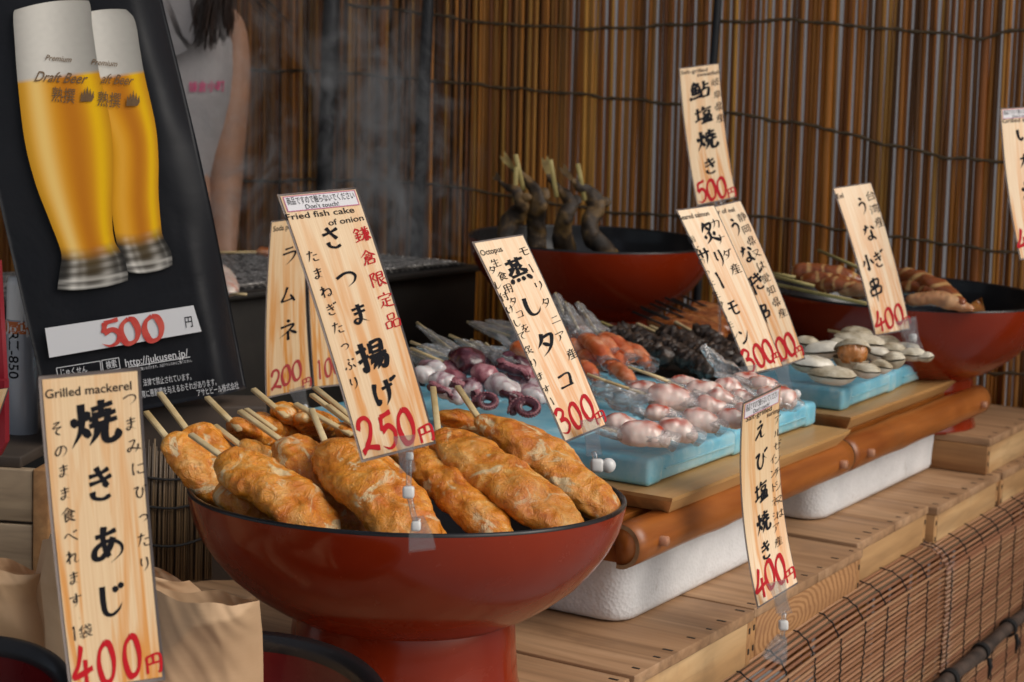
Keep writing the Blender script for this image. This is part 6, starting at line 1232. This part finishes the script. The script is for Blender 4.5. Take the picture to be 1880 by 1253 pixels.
for x, y, z in vs:
    f = (x - min(xs)) / (max(xs) - min(xs)); px, py = 347 + 66 * f, 160 - 2 * f - y * 22; d_ = ray(px, py).normalized(); h = bv.ray_cast(CAM, d_)[0]
    out.append((h if h is not None else PY(px, py, PYD - .11)) - d_ * .004)
mb.add(out, fs); obj('chest_writing', mb, M_['pink_print'], topo, smooth=False)

# ------------------------------------------------------------------ left edge: gas can, red stand, small sign
cz = 1.86; c = PY(40, 806, cz); kk = cz / F; hgt = PY(40, 508, cz).z - c.z; rad = 30 * kk
r = root('gas_can', 'silver spray can with orange lettering and a white cap behind the poster', 'spray can', c)
mb = MB(); mb.lathe([(.001, 0), (rad * .95, 0), (rad, .004), (rad, hgt * .72), (rad * .96, hgt * .74)], c, 40); obj('body', mb, M_['can_body'], r)
mb = MB(); mb.lathe([(rad * .94, hgt * .742), (rad * .92, hgt * .95), (rad * .8, hgt * 1.0), (.001, hgt * 1.0)], c, 40); obj('cap', mb, M_['white_plastic'], r)
mb = MB(); mb.lathe([(rad * 1.006, hgt * .66), (rad * 1.006, hgt * .735)], c, 40); obj('orange_band', mb, M_['orange_ink'], r)
def canwrap(s, q0, z0, size, name, mat, vertical=True):
    vs, fs = fontmesh(s, .012); mb = MB(); out = []
    for x, y, z in vs: h_, w_ = (-x, y) if vertical else (y, x); th = R(q0) + w_ * size / rad; out.append(c + V((math.sin(th) * rad * 1.01, -math.cos(th) * rad * 1.01, z0 + h_ * size)))
    mb.add(out, fs); obj(name, mb, M_[mat], r, smooth=False)
canwrap('RZ-850', -14, hgt * .53, .0165, 'lettering', 'ink'); canwrap('0g増', 0, hgt * .70, .022, 'lettering', 'white_plastic', False)
p = PY(-22, 842, 1.55); kk = 1.55 / F
r = root('red_stand', 'red plastic holder at the left edge beside the spray can', 'holder', p)
def slab(name, pts, Y, dpt, mat):
    A_ = [PY(x, y, Y) for x, y in pts]; n = len(A_); mb = MB(); mb.add(A_ + [q_ + V((0, dpt, 0)) for q_ in A_], [tuple(range(n)), tuple(range(2 * n - 1, n - 1, -1))] + [(k, (k + 1) % n, (k + 1) % n + n, k + n) for k in range(n)]); return obj(name, mb, M_[mat], r, smooth=False)
slab('upright', [(-34, 480), (-4, 480), (8, 700), (-22, 700)], 1.56, .012, 'red_plastic'); slab('inner_panel', [(-70, 485), (-15, 485), (-3, 700), (-60, 700)], 1.58, .02, 'black_post'); slab('pocket', [(-80, 702), (8, 700), (9, 815), (-4, 840), (-80, 850)], 1.53, .014, 'red_plastic')
slab('label', [(-60, 640), (-24, 635), (-21, 690), (-58, 695)], 1.575, .001, 'white_label')
s = Sign([(-60, 722), (17, 712), (-10, 790), (-86, 800)], (1.50,) * 4).build('corner of a small price sign at the left edge on the red holder'); s.done()

# ------------------------------------------------------------------ reed mat behind the bowl
r = root('reed_mat', 'dark upright reed mat tied with black cord behind the red bowl', 'reed mat', PZ(350, 1068, ZC + .006)); a, b = PZ(180, 1092, ZC + .006), PZ(520, 1042, ZC + .006); d_ = b - a; mb = MB(); n = 95; nrm = d_.cross(Zv).normalized()
for i in range(n): f = i / n; h_ = .150 + rnd.uniform(-.012, .006); p = a + d_ * f + nrm * rnd.uniform(-.002, .002); cc = hexc(rnd.choice(['5a4a36', '6b5842', '4a3c2c', '7a6448'])); mb.tube([p, p + Zv * h_ * .5 + nrm * rnd.uniform(-.001, .001), p + Zv * h_ + d_ * .006], d_.length / n * .47, 6, c=cc)
obj('reeds', mb, M_['reed'], r)
for z in (.045, .085, .115): obj('cord', MB().tube([a + d_ * (i / 60) + Zv * (z + .004 * math.sin(i * .2)) + (nrm if nrm.dot(_fw) < 0 else -nrm) * (.0045 + .0008 * (i % 2)) for i in range(61)], .0014, 5), M_['string'], r)

# ------------------------------------------------------------------ brown paper bags
def bag(label, front, Y, back_dy, seed, lift=.0):
    """front: outline rows (left x, right x, y) in photo pixels from the open top down"""
    r = root('paper_bag', label, 'paper bag', PY((front[-1][0] + front[-1][1]) / 2, front[-1][2], Y)); n = len(front)
    def lay(off, wig):
        def fn(u, t):
            f = t * (n - 1); i = min(int(f), n - 2); q_ = f - i; l = front[i][0] * (1 - q_) + front[i + 1][0] * q_; rr_ = front[i][1] * (1 - q_) + front[i + 1][1] * q_; y0 = front[i][2] * (1 - q_) + front[i + 1][2] * q_
            sl = front[i][3] * (1 - q_) + front[i + 1][3] * q_
            p = PY(l + (rr_ - l) * u, y0 + sl * u, Y + off); e = (1 - (2 * u - 1) ** 4)
            return p + V((0, wig * (.022 * e + .010 * noise.noise(V((u * 2 + seed, t * 2, 1))) - .030 * abs(u * .55 + t * 1.1 - .52 - .1 * noise.noise(V((u * 3, seed, 0)))) * (u + .2) - .014 * abs(u - .62 - .25 * t) + .004 * abs(noise.noise(V((u * 7 - t * 5, seed, 5)))) * e), .004 * noise.noise(V((u * 4, seed, t)))))
        return fn
    for nm, off, wig in (('front_panel', 0, -1), ('back_panel', back_dy, 1)): mb = MB(); mb.grid(lay(off, wig), 48, 48, uv=False); obj(nm, mb, M_['kraft'], r)
    for u in (0, 1): mb = MB(); f0, f1 = lay(0, -1), lay(back_dy, 1); mb.grid(lambda a_, t: f0(u, t).lerp(f1(u, t), a_) + V(((.006 if u == 0 else -.006) * math.sin(math.pi * a_), 0, 0)), 6, 40, uv=False); obj('side_fold', mb, M_['kraft'], r)
bag('open brown paper bag with a folded flap right of the mackerel sign', [(262, 474, 1085, 22), (258, 475, 1180, -8), (255, 474, 1270, 0), (250, 472, 1420, 0)], 1.29, .05, 1)
bag('tall brown paper bag standing behind the mackerel sign', [(85, 345, 985, 85), (66, 365, 1075, 30), (76, 372, 1150, 0), (90, 380, 1420, 0)], 1.36, .06, 5)
bag('rolled brown paper bag lying at the left edge', [(-120, 78, 1010, 45), (-120, 82, 1080, 30), (-120, 110, 1160, 20), (-120, 130, 1420, 0)], 1.40, .06, 9)
